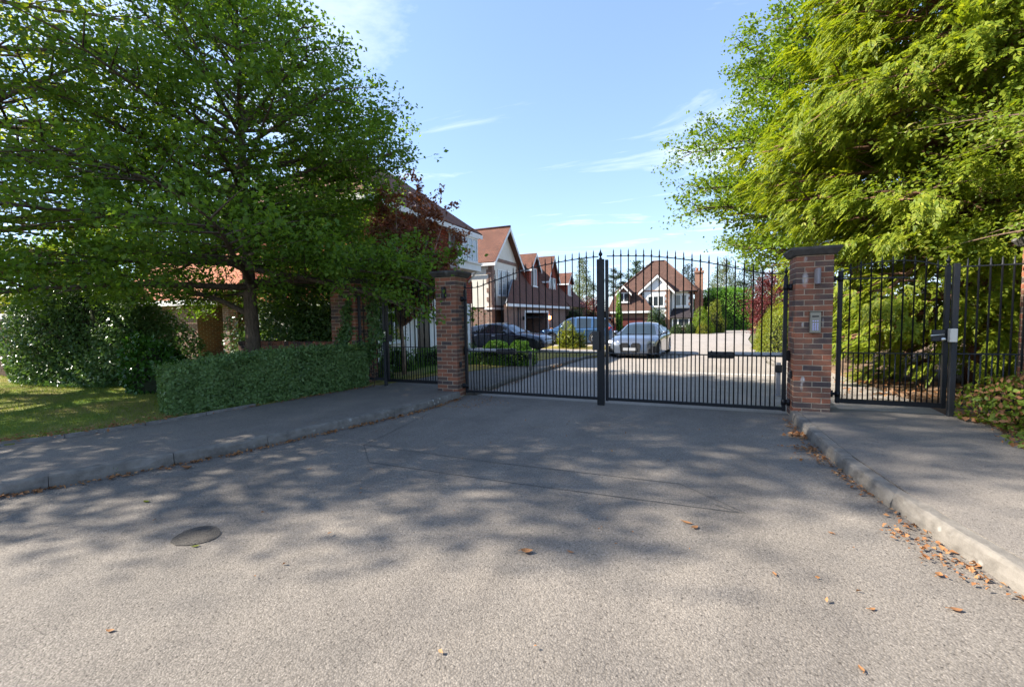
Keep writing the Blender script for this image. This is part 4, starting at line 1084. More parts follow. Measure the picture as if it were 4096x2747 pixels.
def car(name, label, cat, loc, rz, p):
    """x forward. p: dict of side profile (sill, waist, bonnet/boot line, roof line) and plan width"""
    t = thing(name, label, cat, loc, rz, 'cars parked beyond the gate')
    L0, L1 = p['x0'], p['x1']; pm = p['paint']; wr = p['wr']; wx = p['wx']; W = p['w']/2
    xs = sorted(set([round(L0 + (L1-L0)*i/34, 3) for i in range(35)] + [round(c + wr*1.13*math.cos(PI*k/8), 3) for c in wx for k in range(9)]))
    def low(x):
        z = p['sill']
        if x > L1 - 0.5: z = p['sill'] + 0.05*((x-(L1-0.5))/0.5)**2
        if x < L0 + 0.5: z = p['sill'] + 0.14*(((L0+0.5)-x)/0.5)**2
        for c in wx:
            if abs(x-c) < wr*1.13: z = max(z, wr + math.sqrt(max(0, (wr*1.13)**2 - (x-c)**2))*1.0)
        return z
    def wid(x):
        return W*interp(p['plan'], (x-L0)/(L1-L0))
    V = []; F = []; m = 15
    for x in xs:
        zl = low(x); zt = interp(p['deck'], x); zw = min(interp(p['waist'], x), zt-0.02); w = wid(x)
        hw = max(w*p.get('deckw', 0.86), w-0.26)
        zs = max(p['sill'] + 0.17, zl + 0.01)
        sec = [(w*0.985, zl), (w*0.995, max(zs, zl+0.005)), (w, max(zw-0.12, zl+0.02)), (w*0.985, max(zw-0.03, zl+0.03)), (w*0.955, max(zw, zl+0.04)), (hw, max(zt-0.012, zl+0.05)), (hw*0.62, max(zt+0.012, zl+0.055))]
        ring = [(x, y, z) for y, z in sec] + [(x, 0, max(zt+0.022, zl+0.06))] + [(x, -y, z) for y, z in reversed(sec)]
        V += ring
    for i in range(len(xs)-1):
        for k in range(m-1): F.append((i*m+k, (i+1)*m+k, (i+1)*m+k+1, i*m+k+1))
    F += [tuple(range(m)), tuple(range(len(V)-1, len(V)-m-1, -1))]
    b = MB().add(V, F, True); b.fix = True
    body = b.build('body', pm, t)
    MB().box(L0+0.25, L1-0.25, -W*0.93, -W*0.55, p['sill']+0.02, p['sill']+0.33).box(L0+0.25, L1-0.25, W*0.55, W*0.93, p['sill']+0.02, p['sill']+0.33).box(L0+0.25, L1-0.25, -W*0.549, W*0.549, p['sill']-0.02, p['sill']+0.33).build('underbody', M['tyre'], t)
    # greenhouse: glass band with body-coloured roof, pillars left between the panes
    R_ = p['roof']; gx0, gx1 = R_[0][0], R_[-1][0]
    gs = [gx0 + (gx1-gx0)*i/28 for i in range(29)]
    top = MB(); panes = {}
    def sect(x):
        zr = interp(R_, x); zb = min(interp(p['deck'], x), zr) - 0.015
        wb = wid(x)*0.93; wt = wid(x)*p['tumble']
        k = max(0.0, min(1.0, (zr-zb)/0.42))
        wt = wb + (wt-wb)*k
        return zb, zr, wb, wt
    pil = p['pillars']
    for a, c in zip(gs[:-1], gs[1:]):
        A, C = sect(a), sect(c)
        for s_ in (-1, 1):
            q = [(a, s_*A[2], A[0]), (c, s_*C[2], C[0]), (c, s_*(C[3]), C[1]-0.07*min(1, (C[1]-C[0])/0.3)), (a, s_*(A[3]), A[1]-0.07*min(1, (A[1]-A[0])/0.3))]
            mid = (a+c)/2
            key = None
            for i in range(len(pil)-1):
                if pil[i] + 0.045 < mid < pil[i+1] - 0.045: key = (s_, i)
            if key is None: top.add(q, [(0,1,2,3) if s_ < 0 else (3,2,1,0)])
            else: panes.setdefault(key, MB()).add(q, [(0,1,2,3) if s_ < 0 else (3,2,1,0)])
        ra = [(s2*A[3]*f, A[1] - (0.07*min(1, (A[1]-A[0])/0.3) if f == 1 else 0.018 if f > 0.8 else 0) + (0.02 if f < 0.5 else 0)) for s2, f in ((1,1),(1,0.86),(1,0.4),(-1,0.4),(-1,0.86),(-1,1))]
        rc = [(s2*C[3]*f, C[1] - (0.07*min(1, (C[1]-C[0])/0.3) if f == 1 else 0.018 if f > 0.8 else 0) + (0.02 if f < 0.5 else 0)) for s2, f in ((1,1),(1,0.86),(1,0.4),(-1,0.4),(-1,0.86),(-1,1))]
        mid = (a+c)/2
        for k in range(5):
            q = [(a, *ra[k]), (c, *rc[k]), (c, *rc[k+1]), (a, *ra[k+1])]
            scr = 'windscreen' if mid > p['screen'] else 'rear_window' if mid < p['rear'] else None
            if scr and k in (1, 2, 3): panes.setdefault(scr, MB()).add(q, [(0,1,2,3)], True)
            else: top.add(q, [(0,1,2,3)], True)
    top.fix = True; top.build('roof', p.get('roofpaint', pm), t)
    for key, mb in panes.items():
        mb.fix = True; mb.build(key if isinstance(key, str) else 'side_window', M['car_glass'], t)
    # wheels
    for c in wx:
        for s_ in (-1, 1):
            y = s_*(W-0.115)
            w_ = MB().lathe([(wr*0.66,-0.11),(wr*0.94,-0.11),(wr,-0.085),(wr,0.085),(wr*0.94,0.11),(wr*0.66,0.11),(wr*0.66,-0.11)], (c, y, wr), 28, 'y')
            wo = w_.build('wheel', M['tyre'], t)
            rim = MB().lathe([(wr*0.58, s_*0.02),(wr*0.66, s_*0.02),(wr*0.67, s_*0.112),(wr*0.60, s_*0.112),(wr*0.57, s_*0.05)], (c, y, wr), 28, 'y')
            rim.lathe([(0.001, s_*0.085),(wr*0.17, s_*0.085),(wr*0.17, s_*0.02)], (c, y, wr), 12, 'y')
            for k in range(p.get('spokes', 5)):
                a0 = 2*PI*k/p.get('spokes', 5) + 0.3
                for da in (-0.14, 0.14):
                    a1, a2 = a0 + da*1.0, a0 + da*1.9
                    P1 = Vector((math.cos(a1)*wr*0.14, 0, math.sin(a1)*wr*0.14)); P2 = Vector((math.cos(a2)*wr*0.62, 0, math.sin(a2)*wr*0.62))
                    rim.tube([(c+P1.x, y+s_*0.088, wr+P1.z), (c+P2.x, y+s_*0.075, wr+P2.z)], 0.020, 4, smooth=False)
            rim.build('rim', M['alloy'], wo)
            MB().lathe([(0.001, s_*0.01),(wr*0.58, s_*0.01),(wr*0.58, s_*0.0)], (c, y, wr), 20, 'y').build('brake_disc', M['black_plastic'], wo)
    # mirrors, handles, lamps, plates
    mxp = p['mirror']
    for s_ in (-1, 1):
        zb = interp(p['deck'], mxp) + 0.07
        b = MB(); b.lathe([(0.01,-0.10),(0.05,-0.085),(0.075,-0.03),(0.075,0.05),(0.045,0.09),(0.01,0.10)], (mxp, s_*(W+0.06), zb), 10, 'y'); b.tube([(mxp, s_*W*0.90, zb-0.06), (mxp, s_*(W+0.02), zb-0.02)], 0.022, 6)
        b.build('door_mirror', pm, t)
        for hx in p.get('handles', []):
            MB().cbox(hx-0.09, hx+0.09, min(s_*(W-0.005), s_*(W+0.022)), max(s_*(W-0.005), s_*(W+0.022)), interp(p['waist'], hx)-0.10, interp(p['waist'], hx)-0.072, 0.005).build('door_handle', p.get('handlem', M['chrome']), t)
        for x0, x1 in p.get('seams', []):
            pass
    for o, u, n, poly, mname, nm in p['patches']:
        # shaped plates let into the nose, tail or flanks: poly in the plate's own axes
        b = MB(); o_, u_, n_ = Vector(o), Vector(u).normalized(), Vector(n).normalized(); v_ = n_.cross(u_)
        if v_.z < 0: v_ = -v_
        P3 = [o_ + u_*a + v_*c_ for a, c_ in poly]
        nn = (P3[1]-P3[0]).cross(P3[2]-P3[1])
        if nn.dot(n_) < 0: P3.reverse()
        b.slab(P3, p.get('patcht', 0.05)); b.build(nm, M[mname], t)
    return t, body

SALOON = dict(x0=-2.45, x1=2.48, w=1.90, sill=0.20, wr=0.345, wx=(1.52, -1.40), paint=M['paint_navy'], tumble=0.66,
    plan=[(0,0.80),(0.06,0.92),(0.2,0.985),(0.5,1.0),(0.8,0.985),(0.93,0.90),(0.975,0.80),(1,0.66)],
    waist=[(-2.45,0.82),(-1.5,0.90),(0.6,0.88),(1.6,0.80),(2.2,0.70),(2.48,0.60)],
    deck=[(-2.45,0.88),(-2.2,0.98),(-1.6,0.97),(0.5,0.93),(0.95,0.93),(1.7,0.86),(2.2,0.76),(2.42,0.66),(2.48,0.55)],
    roof=[(-2.25,0.985),(-1.9,1.10),(-1.3,1.27),(-0.7,1.37),(-0.2,1.40),(0.2,1.37),(0.55,1.26),(1.05,0.97),(1.12,0.93)],
    pillars=[-1.95,-1.05,-0.12,0.82], screen=0.34, rear=-0.95, mirror=0.62, handles=[-0.95, 0.02], spokes=5,
    patches=[((2.20,-0.755,0.64),(0.50,-0.45,0),(0.65,-0.6,0.25),[(-0.24,-0.02),(0.22,-0.06),(0.22,0.05),(-0.26,0.08)],'headlamp','headlamp'),
             ((2.20,0.755,0.64),(-0.50,-0.45,0),(0.65,0.6,0.25),[(-0.22,-0.06),(0.24,-0.02),(0.26,0.08),(-0.22,0.05)],'headlamp','headlamp'),
             ((2.475,0,0.47),(0,1,0),(1,0,0.06),[(-0.36,-0.14),(0.36,-0.14),(0.44,0.10),(0.38,0.16),(-0.38,0.16),(-0.44,0.10)],'black_plastic','grille'),
             ((2.50,0,0.45),(0,1,0),(1,0,0.04),[(-0.26,-0.055),(0.26,-0.055),(0.26,0.055),(-0.26,0.055)],'plate','number_plate'),
             ((2.38,-0.62,0.33),(0.35,-0.75,0),(0.8,-0.5,0),[(-0.2,-0.06),(0.2,-0.06),(0.16,0.06),(-0.2,0.05)],'black_plastic','air_intake'),
             ((-0.2,-0.955,0.30),(1,0,0),(0,-1,0),[(-1.0,-0.03),(1.05,-0.03),(1.05,0.02),(-1.0,0.02)],'black_plastic','sill_trim')])
car('saloon_car', 'dark navy fastback saloon parked nose right beside the clipped box', 'car', (-5.12, 13.65, gz(13.7)), R(-4), SALOON)[0].scale = (1.06, 1.06, 1.04)
SUV = dict(x0=-2.38, x1=2.40, w=1.92, sill=0.27, wr=0.375, wx=(1.45, -1.37), paint=M['paint_blue'], tumble=0.74,
    plan=[(0,0.84),(0.05,0.94),(0.2,0.99),(0.8,0.99),(0.93,0.90),(1,0.72)],
    waist=[(-2.38,1.02),(-1.2,1.03),(0.7,1.00),(1.7,0.95),(2.40,0.84)],
    deck=[(-2.38,1.00),(-2.28,1.10),(-1.0,1.07),(0.7,1.04),(1.3,1.03),(2.0,0.96),(2.33,0.86),(2.40,0.72)],
    roof=[(-2.42,1.08),(-2.28,1.24),(-2.02,1.55),(-1.95,1.63),(-1.2,1.70),(-0.3,1.73),(0.25,1.70),(0.6,1.58),(1.2,1.10),(1.28,1.04)],
    pillars=[-2.05,-1.15,-0.15,0.90], screen=0.42, rear=-2.03, mirror=0.75, handles=[-0.85, 0.12], spokes=5,
    patches=[((-2.30,0.80,0.98),(-0.55,-0.5,0),(-0.75,0.65,0),[(-0.17,-0.10),(0.17,-0.14),(0.17,0.12),(-0.10,0.11)],'tail_red','tail_lamp'),
             ((-2.30,-0.80,0.98),(0.55,-0.5,0),(-0.75,-0.65,0),[(-0.17,-0.14),(0.17,-0.10),(0.10,0.11),(-0.17,0.12)],'tail_red','tail_lamp'),
             ((-2.16,0,1.69),(0,1,0),(-0.15,0,1),[(-0.62,-0.14),(0.62,-0.14),(0.62,0.16),(-0.62,0.16)],'paint_blue','roof_spoiler'),
             ((0.05,0.965,0.32),(1,0,0),(0,1,0),[(-0.92,-0.035),(0.95,-0.035),(0.95,0.012),(-0.92,0.012)],'chrome','sill_trim'),
             ((0.05,-0.965,0.32),(1,0,0),(0,-1,0),[(-0.92,-0.035),(0.95,-0.035),(0.95,0.012),(-0.92,0.012)],'chrome','sill_trim'),
             ((-2.385,0,0.80),(0,1,0),(-1,0,0),[(-0.26,-0.055),(0.26,-0.055),(0.26,0.055),(-0.26,0.055)],'plate','number_plate'),
             ((2.40,0,0.65),(0,1,0),(1,0,0.1),[(-0.5,-0.12),(0.5,-0.12),(0.55,0.14),(-0.55,0.14)],'black_plastic','grille')])
car('suv', 'metallic blue SUV parked tail right in front of the garage', 'car', (-3.0, 20.9, gz(20)), R(180+3), SUV)
COUPE = dict(x0=-2.38, x1=2.40, w=1.92, sill=0.17, wr=0.34, wx=(1.47, -1.38), paint=M['paint_silver'], tumble=0.68,
    plan=[(0,0.84),(0.05,0.95),(0.2,1.0),(0.5,0.985),(0.8,1.0),(0.91,0.93),(0.96,0.84),(0.985,0.76),(1,0.66)],
    waist=[(-2.38,0.86),(-1.4,0.90),(0.6,0.86),(1.5,0.80),(2.1,0.72),(2.40,0.62)],
    deck=[(-2.38,0.92),(-2.1,0.99),(-1.5,0.96),(0.4,0.91),(0.95,0.91),(1.6,0.87),(2.1,0.80),(2.33,0.72),(2.40,0.60)],
    roof=[(-1.95,0.985),(-1.5,1.15),(-0.9,1.31),(-0.4,1.375),(0.0,1.37),(0.35,1.28),(0.95,0.95),(1.02,0.92)],
    pillars=[-1.6,-0.75,0.72], screen=0.16, rear=-0.72, mirror=0.55, handles=[-0.45], spokes=7,
    patches=[((2.285,-0.64,0.655),(-0.30,-0.85,0.02),(0.85,-0.35,0.42),[(-0.22,-0.05),(0.26,-0.045),(0.26,0.055),(-0.16,0.05)],'headlamp','headlamp'),
             ((2.285,0.64,0.655),(-0.30,0.85,0.02),(0.85,0.35,0.42),[(-0.22,-0.05),(0.26,-0.045),(0.26,0.055),(-0.16,0.05)],'headlamp','headlamp'),
             ((2.425,-0.20,0.47),(0,1,0),(1,0,0.05),[(-0.16,-0.19),(0.13,-0.21),(0.17,0.10),(0.10,0.17),(-0.14,0.17),(-0.21,0.08)],'black_plastic','kidney_grille'),
             ((2.425,0.20,0.47),(0,1,0),(1,0,0.05),[(-0.13,-0.21),(0.16,-0.19),(0.21,0.08),(0.14,0.17),(-0.10,0.17),(-0.17,0.10)],'black_plastic','kidney_grille'),
             ((2.45,0,0.40),(0,1,0),(1,0,0.03),[(-0.26,-0.055),(0.26,-0.055),(0.26,0.055),(-0.26,0.055)],'plate','number_plate'),
             ((2.365,-0.64,0.33),(-0.20,-0.9,0),(0.95,-0.22,0),[(-0.10,-0.08),(0.17,-0.10),(0.17,0.10),(0.02,0.06)],'black_plastic','air_intake'),
             ((2.365,0.64,0.33),(-0.20,0.9,0),(0.95,0.22,0),[(-0.10,-0.08),(0.17,-0.10),(0.17,0.10),(0.02,0.06)],'black_plastic','air_intake'),
             ((2.41,0,0.205),(0,1,0),(1,0,0),[(-0.62,-0.04),(0.62,-0.04),(0.58,0.03),(-0.58,0.03)],'black_plastic','front_splitter')])
car('sports_coupe', 'silver-blue sports coupe facing the gate with twin dark grilles', 'car', (2.05, 12.45, gz(12.2)), R(-90-5), COUPE)

# ------------------------------------------------------------------ foliage
def unit(a): return a / np.maximum(np.linalg.norm(a, axis=1, keepdims=True), 1e-9)

def leaf_mesh(name, P, D, N, L, W, m, fold=0.18, base=0.42):
    """one folded four-point leaf per row: P centre, D axis, N face normal"""
    n = len(P)
    D = unit(D); N = unit(N - D*np.sum(N*D, axis=1, keepdims=True)); S = np.cross(D, N)
    L = np.asarray(L).reshape(-1, 1)*np.ones((n,1)); W = np.asarray(W).reshape(-1, 1)*np.ones((n,1))
    V = np.empty((n, 4, 3), np.float32)
    V[:,0] = P - D*L*base; V[:,2] = P + D*L*(1-base)
    V[:,1] = P + S*W*0.5 + N*W*fold; V[:,3] = P - S*W*0.5 + N*W*fold
    me = bpy.data.meshes.new(name)
    me.vertices.add(n*4); me.vertices.foreach_set('co', V.reshape(-1))
    k = (np.arange(n)*4)[:,None]
    idx = np.concatenate([k, k+1, k+2, k, k+2, k+3], axis=1).astype(np.int32).reshape(-1)
    me.loops.add(n*6); me.loops.foreach_set('vertex_index', idx)
    me.polygons.add(n*2)
    me.polygons.foreach_set('loop_start', np.arange(0, n*6, 3, dtype=np.int32))
    me.polygons.foreach_set('loop_total', np.full(n*2, 3, np.int32))
    me.materials.append(m)
    me.update(calc_edges=True)
    return me

def put(name, me, parent=None, **kw):
    o = bpy.data.objects.new(name, me); COL.objects.link(o)
    if parent is not None: o.parent = parent
    return tag(o, **kw) if kw else o

def env_at(E_, z):
    return interp(E_, z)

def grow(base, H, env, nl, z0, seed, tr, elev=(5, 45), droop=0.12, subs=7, spread=1.0, azbias=None, wob=0.12, gap=None):
    """trunk, limbs and side branches; returns wood MB, twig points and their outward directions"""
    rg = np.random.default_rng(seed)
    w = MB(); base = np.array(base, float)
    nt = 9; tp = []
    off = np.zeros(2)
    for i in range(nt):
        f = i/(nt-1); off = off + rg.normal(0, wob, 2)*(H/8)/nt*2
        tp.append(np.array([off[0], off[1], H*f*0.97]))
    tp = np.array(tp)
    def trunk(z):
        f = min(max(z/(H*0.97), 0), 1)*(nt-1); i = min(int(f), nt-2); return tp[i] + (tp[i+1]-tp[i])*(f-i)
    rad = [tr*(1.25 if i == 0 else 1)*(1 - 0.93*i/(nt-1)) + 0.006 for i in range(nt)]
    w.tube(list(base + tp), rad, 9)
    T = []; O = []
    for i in range(nl):
        f = (i + rg.random())/nl
        z = z0 + (H*0.985 - z0)*f
        az = i*2.39996 + rg.normal(0, 0.25)
        L = env_at(env, z)*(0.80 + 0.28*rg.random())
        if gap is not None and gap[0] < z < gap[1] and math.cos(az - gap[2]) > 0.35: L *= gap[3]
        if azbias is not None: L *= 1 + azbias[1]*math.cos(az - azbias[0])
        el = R(elev[0] + (elev[1]-elev[0])*f + rg.normal(0, 6))
        zs = max(z - L*math.sin(el)*0.7, z0*0.62)
        zs = min(zs, H*0.95)
        p0 = trunk(zs); d = np.array([math.cos(az)*math.cos(el), math.sin(az)*math.cos(el), math.sin(el)])
        side = np.array([-math.sin(az), math.cos(az), 0])
        K = 7; pts = []; kink = np.zeros(3)
        for k in range(K):
            t = k/(K-1); kink = kink + rg.normal(0, 0.05*L/K, 3)
            pts.append(p0 + d*L*t + np.array([0,0,-droop*L*t*t]) + kink)
        pts = np.array(pts)
        r0 = min(0.42*tr*(1-0.75*f) + 0.008, 0.06*L)
        w.tube(list(base + pts), [r0*(1-0.85*k/(K-1)) + 0.003 for k in range(K)], 5, caps=False)
        ns = max(3, int(subs*(0.5 + L/3)))
        for s in range(ns):
            t = 0.22 + 0.76*(s + rg.random())/ns
            a = t*(K-1); j = min(int(a), K-2); q = pts[j] + (pts[j+1]-pts[j])*(a-j)
            sg = 1 if s % 2 else -1
            ang = R(rg.uniform(28, 68)*sg)
            dd = d*math.cos(ang) + side*math.sin(ang)*spread + np.array([0, 0, rg.normal(0.04, 0.16)])
            dd /= np.linalg.norm(dd)
            l2 = (0.20 + 0.34*(1-t))*L*(0.7 + 0.6*rg.random()) + 0.18
            e = [q + dd*l2*u + np.array([0,0,-droop*0.7*l2*u*u]) for u in (0, 0.35, 0.7, 1.0)]
            w.tube(list(base + np.array(e)), [r0*0.28+0.003, r0*0.18+0.0025, 0.003, 0.0015], 3, caps=False)
            m_ = max(4, int(l2/0.11))
            for u in np.linspace(0.25, 1.05, m_):
                g = q + dd*l2*u + np.array([0,0,-droop*0.7*l2*u*u]) + rg.normal(0, 0.06, 3)
                T.append(base + g); O.append(dd)
        for u in np.linspace(0.75, 1.03, 5):
            T.append(base + p0 + d*L*u + np.array([0,0,-droop*L*u*u]) + kink*u); O.append(d)
    return w, np.array(T), np.array(O), rg

def tree(name, label, base, H, env, nl, z0, seed, tr, bark_m, leaf_m, nleaf, leaf=(0.075, 0.045), sig=(0.13, 0.07), up=0.9, group=None, cat='tree', trunk_name='trunk', clump=0.55, **kw):
    w, T, O, rg = grow(base, H, env, nl, z0, seed, tr, **kw)
    root = thing(name, label, cat, tuple(base), 0, group)
    inv = Matrix.Translation(-Vector(base))
    o = w.build(trunk_name, bark_m, root); o.data.transform(inv)
    sub = rg.permutation(len(T))[:max(8, int(len(T)*clump))]; wt = rg.random(len(sub))**0.7 + 0.15
    i = rg.choice(sub, nleaf, p=wt/wt.sum())       # leaves gather in clumps of uneven size
    P = T[i] + rg.normal(0, 1, (nleaf, 3))*np.array([sig[0], sig[0], sig[1]])
    D = O[i] + rg.normal(0, 0.75, (nleaf, 3)) + np.array([0,0,-0.25])
    N = rg.normal(0, 0.62, (nleaf, 3)) + np.array([0,0,up])
    s = np.clip(rg.lognormal(0, 0.28, nleaf), 0.5, 1.7)
    me = leaf_mesh('crown', P - np.array(base), D, N, leaf[0]*s, leaf[1]*s, leaf_m)
    put('crown', me, root)
    return root

# the spreading dark tree beside the left pillar
tree('broadleaf_tree', 'dark green spreading tree rising behind the clipped hedge', (-4.55, -0.75, 0.1), 8.3,
     [(1.9,3.5),(2.3,3.9),(2.9,3.9),(4.0,3.9),(5.2,3.6),(6.3,2.7),(7.3,1.5),(8.2,0.5)], 84, 2.1, 11, 0.15, M['bark'], M['leaf_dark'], 112000,
     leaf=(0.075, 0.048), sig=(0.15, 0.10), elev=(0, 42), droop=0.10, subs=8, clump=0.37, gap=(2.95, 4.6, 0.35, 0.58))
# the tall yellow-green tree whose branches come in from the left edge
tree('broadleaf_tree', 'tall yellow-green tree whose limbs reach in from the left edge', (-10.4, -3.8, 0.1), 13.5,
     [(2.6,3.8),(4,5.0),(6,5.4),(8,5.2),(10,4.6),(12,3.0),(13.3,1.0)], 88, 2.6, 23, 0.26, M['bark'], M['leaf_yellow'], 24000,
     clump=0.4, leaf=(0.10, 0.066), sig=(0.19, 0.10), elev=(4, 45), droop=0.10, subs=7)
tree('broadleaf_tree', 'mid-green tree standing behind the orange-roofed garage', (-19.5, 11.5, 0.0), 10.0,
     [(2.2,3.4),(4,4.4),(6.5,4.4),(8.5,2.8),(9.8,1.0)], 44, 2.0, 29, 0.22, M['bark'], M['far_leaf'], 26000, leaf=(0.16, 0.11), sig=(0.25, 0.15))
tree('broadleaf_tree', 'dark bushy tree at the far left above the clipped yellow hedge', (-33, 10.0, 0.0), 9.0,
     [(1.0,3.6),(3,5.0),(5.5,5.0),(7.5,3.2),(8.8,1.0)], 40, 1.0, 31, 0.25, M['bark'], M['leaf_dark'], 22000, leaf=(0.19, 0.13), sig=(0.3, 0.2))
tree('broadleaf_tree', 'slender tall tree standing outside the left edge, nearest the camera', (-11.6, -7.15, 0.1), 17.6,
     [(7,2.4),(8.5,2.9),(10.5,2.8),(12.5,2.5),(15.5,2.4),(17.5,0.8)], 56, 6.5, 26, 0.22, M['bark'], M['leaf_yellow'], 26000, leaf=(0.12, 0.08), sig=(0.2, 0.12), elev=(4, 45), clump=0.4)
# right of the gate
tree('broadleaf_tree', 'layered light green tree left of the golden conifer, behind the keypad pillar', (8.4, 8.3, 0.0), 11.2,
     [(3.0,2.4),(3.8,4.2),(5.5,4.6),(7.5,4.8),(9.2,3.7),(11.0,1.4)], 80, 3.1, 37, 0.20, M['bark'], M['leaf_beech'], 105000,
     leaf=(0.095, 0.06), sig=(0.17, 0.07), elev=(4, 42), droop=0.14, subs=8)
tree('broadleaf_tree', 'leafy tree with thin reddish twigs overhanging at the right edge', (10.4, 1.3, 0.1), 7.2,
     [(2.3,2.4),(3.2,3.0),(4.5,3.2),(6,2.2),(7.1,0.8)], 44, 2.6, 41, 0.065, M['bark_brown'], M['leaf_light'], 62000,
     leaf=(0.056, 0.031), sig=(0.13, 0.08), elev=(-4, 40), droop=0.16, subs=8, azbias=(PI, 0.12))
tree('broadleaf_tree', 'dark backing tree deep behind the golden conifer', (13.4, 8.2, 0.0), 11.5,
     [(0.6,3.0),(3,4.0),(6,4.2),(9,3.0),(11.3,1.0)], 50, 0.8, 43, 0.22, M['bark'], M['leaf_dark'], 36000, leaf=(0.14, 0.09), sig=(0.24, 0.16))

def conifer(label, base, H, env, nl, seed, nspray):
    w, T, O, rg = grow(base, H, env, nl, 0.35, seed, 0.20, elev=(-6, 38), droop=0.22, subs=7)
    root = thing('conifer_tree', label, 'tree', tuple(base))
    o = w.build('trunk', M['bark_red'], root); o.data.transform(Matrix.Translation(-Vector(base)))
    c = np.array(base)
    sub = rg.integers(0, len(T), max(1, nspray//6))
    i = sub[rg.integers(0, len(sub), nspray)]
    fan = rg.normal(0, 0.35, (len(T), 3))
    P = T[i] + rg.normal(0, 0.065, (nspray, 3)) - c
    out = P*np.array([1,1,0]); out = unit(out)
    A = unit(out*0.80 + O[i]*0.30 + fan[i] + rg.normal(0, 0.22, (nspray, 3)) + np.array([0,0,-0.70]))
    B = unit(np.cross(A, unit(out*0.5 + np.array([0,0,1.0]) + rg.normal(0, 0.25, (nspray, 3)))))      # across the frond
    Nn = np.cross(B, A); Nn *= np.sign(Nn[:,2:3] + 1e-6)
    Ls = rg.uniform(0.15, 0.31, nspray)
    Ps, Ds, Ns, Ll, Wl = [], [], [], [], []
    for k in range(11):
        if k == 10: f, sd, an, ln = 0.80, 0, 0, 0.38
        else: f, sd, an, ln = 0.10 + 0.165*(k//2), (1 if k % 2 else -1), R(29), 0.44 - 0.055*(k//2)
        d = A*math.cos(an) + B*math.sin(an)*sd
        sag = np.array([0,0,-0.30])*(f**2)
        l = Ls*ln
        Ps.append(P + A*(Ls*f)[:,None] + d*(l*0.45)[:,None] + sag*Ls[:,None]); Ds.append(d + rg.normal(0, 0.16, d.shape) + np.array([0,0,-0.35*f])); Ns.append(Nn + rg.normal(0, 0.15, Nn.shape)); Ll.append(l*1.05); Wl.append(l*0.34)
    me = leaf_mesh('crown', np.concatenate(Ps), np.concatenate(Ds), np.concatenate(Ns), np.concatenate(Ll), np.concatenate(Wl), M['conifer'], fold=0.10)
    put('crown', me, root)
conifer('tall golden conifer with drooping fronds behind the right pedestrian gate', (9.1, 3.7, 0.1), 10.8,
        [(0.3,1.7),(1.2,2.4),(2.2,3.0),(4,3.3),(6.5,3.3),(8.5,2.5),(10.6,0.7)], 130, 47, 52000)

def lump(D, rg, amp, nk=7):
    r = np.ones(len(D))
    for _ in range(nk):
        k = rg.normal(0, 3.2, 3); r = r + amp*np.sin(D@k + rg.uniform(0, 6.28))/math.sqrt(nk)*1.4
    return r
def shrub(name, label, c, rad, n, leaf_m, leaf=(0.06, 0.035), seed=1, amp=0.12, group=None, cat='shrub', shell=0.30, up=0.5, flat_base=True, box=None, kind=None, core=0.80, extra=None):
    """c: middle of the foot; rad: half-widths and height"""
    rg = np.random.default_rng(seed)
    root = thing(name, label, cat, c, 0, group)
    if kind: root['kind'] = kind
    D = unit(rg.normal(0, 1, (n, 3))); D[:,2] = np.abs(D[:,2])*1.0 - 0.12
    D = unit(D)
    if box:      # clipped block: push directions out to a rounded box
        q = np.max(np.abs(D), axis=1); D = D/q[:,None]*0.965 + D*0.02
    s = lump(unit(D), rg, amp)
    depth = 1 - shell*rg.random(n)**1.8
    rr = np.array([rad[0], rad[1], rad[2]])
    P = D*(s*depth)[:,None]*rr
    P[:,2] = np.maximum(P[:,2], 0.02 + 0.04*rg.random(n))
    N = unit(D/rr) + rg.normal(0, 0.55, (n, 3)) + np.array([0,0,up])
    Dd = rg.normal(0, 1, (n, 3)) + unit(D)*0.4 + np.array([0,0,-0.1])
    sz = rg.uniform(0.65, 1.35, n)
    if extra:
        k = int(n*extra[1]); me = leaf_mesh('foliage', P[k:], Dd[k:], N[k:], leaf[0]*sz[k:], leaf[1]*sz[k:], leaf_m)
        put('dry_leaves', leaf_mesh('dry_leaves', P[:k], Dd[:k], N[:k], leaf[0]*sz[:k], leaf[1]*sz[:k], extra[0]), root)
    else: me = leaf_mesh('foliage', P, Dd, N, leaf[0]*sz, leaf[1]*sz, leaf_m)
    put('foliage', me, root)
    # rough solid body inside, its dark colour standing in for inner shade
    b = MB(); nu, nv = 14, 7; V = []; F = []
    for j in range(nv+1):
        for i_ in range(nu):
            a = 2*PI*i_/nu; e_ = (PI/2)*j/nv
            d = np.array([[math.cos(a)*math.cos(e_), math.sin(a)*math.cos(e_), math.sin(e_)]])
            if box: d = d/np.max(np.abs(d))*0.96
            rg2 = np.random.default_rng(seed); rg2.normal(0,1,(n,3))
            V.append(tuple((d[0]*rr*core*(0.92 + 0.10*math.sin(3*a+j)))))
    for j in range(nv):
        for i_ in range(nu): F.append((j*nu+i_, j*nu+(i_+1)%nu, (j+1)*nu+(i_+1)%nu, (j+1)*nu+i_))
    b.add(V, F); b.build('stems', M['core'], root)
    return root

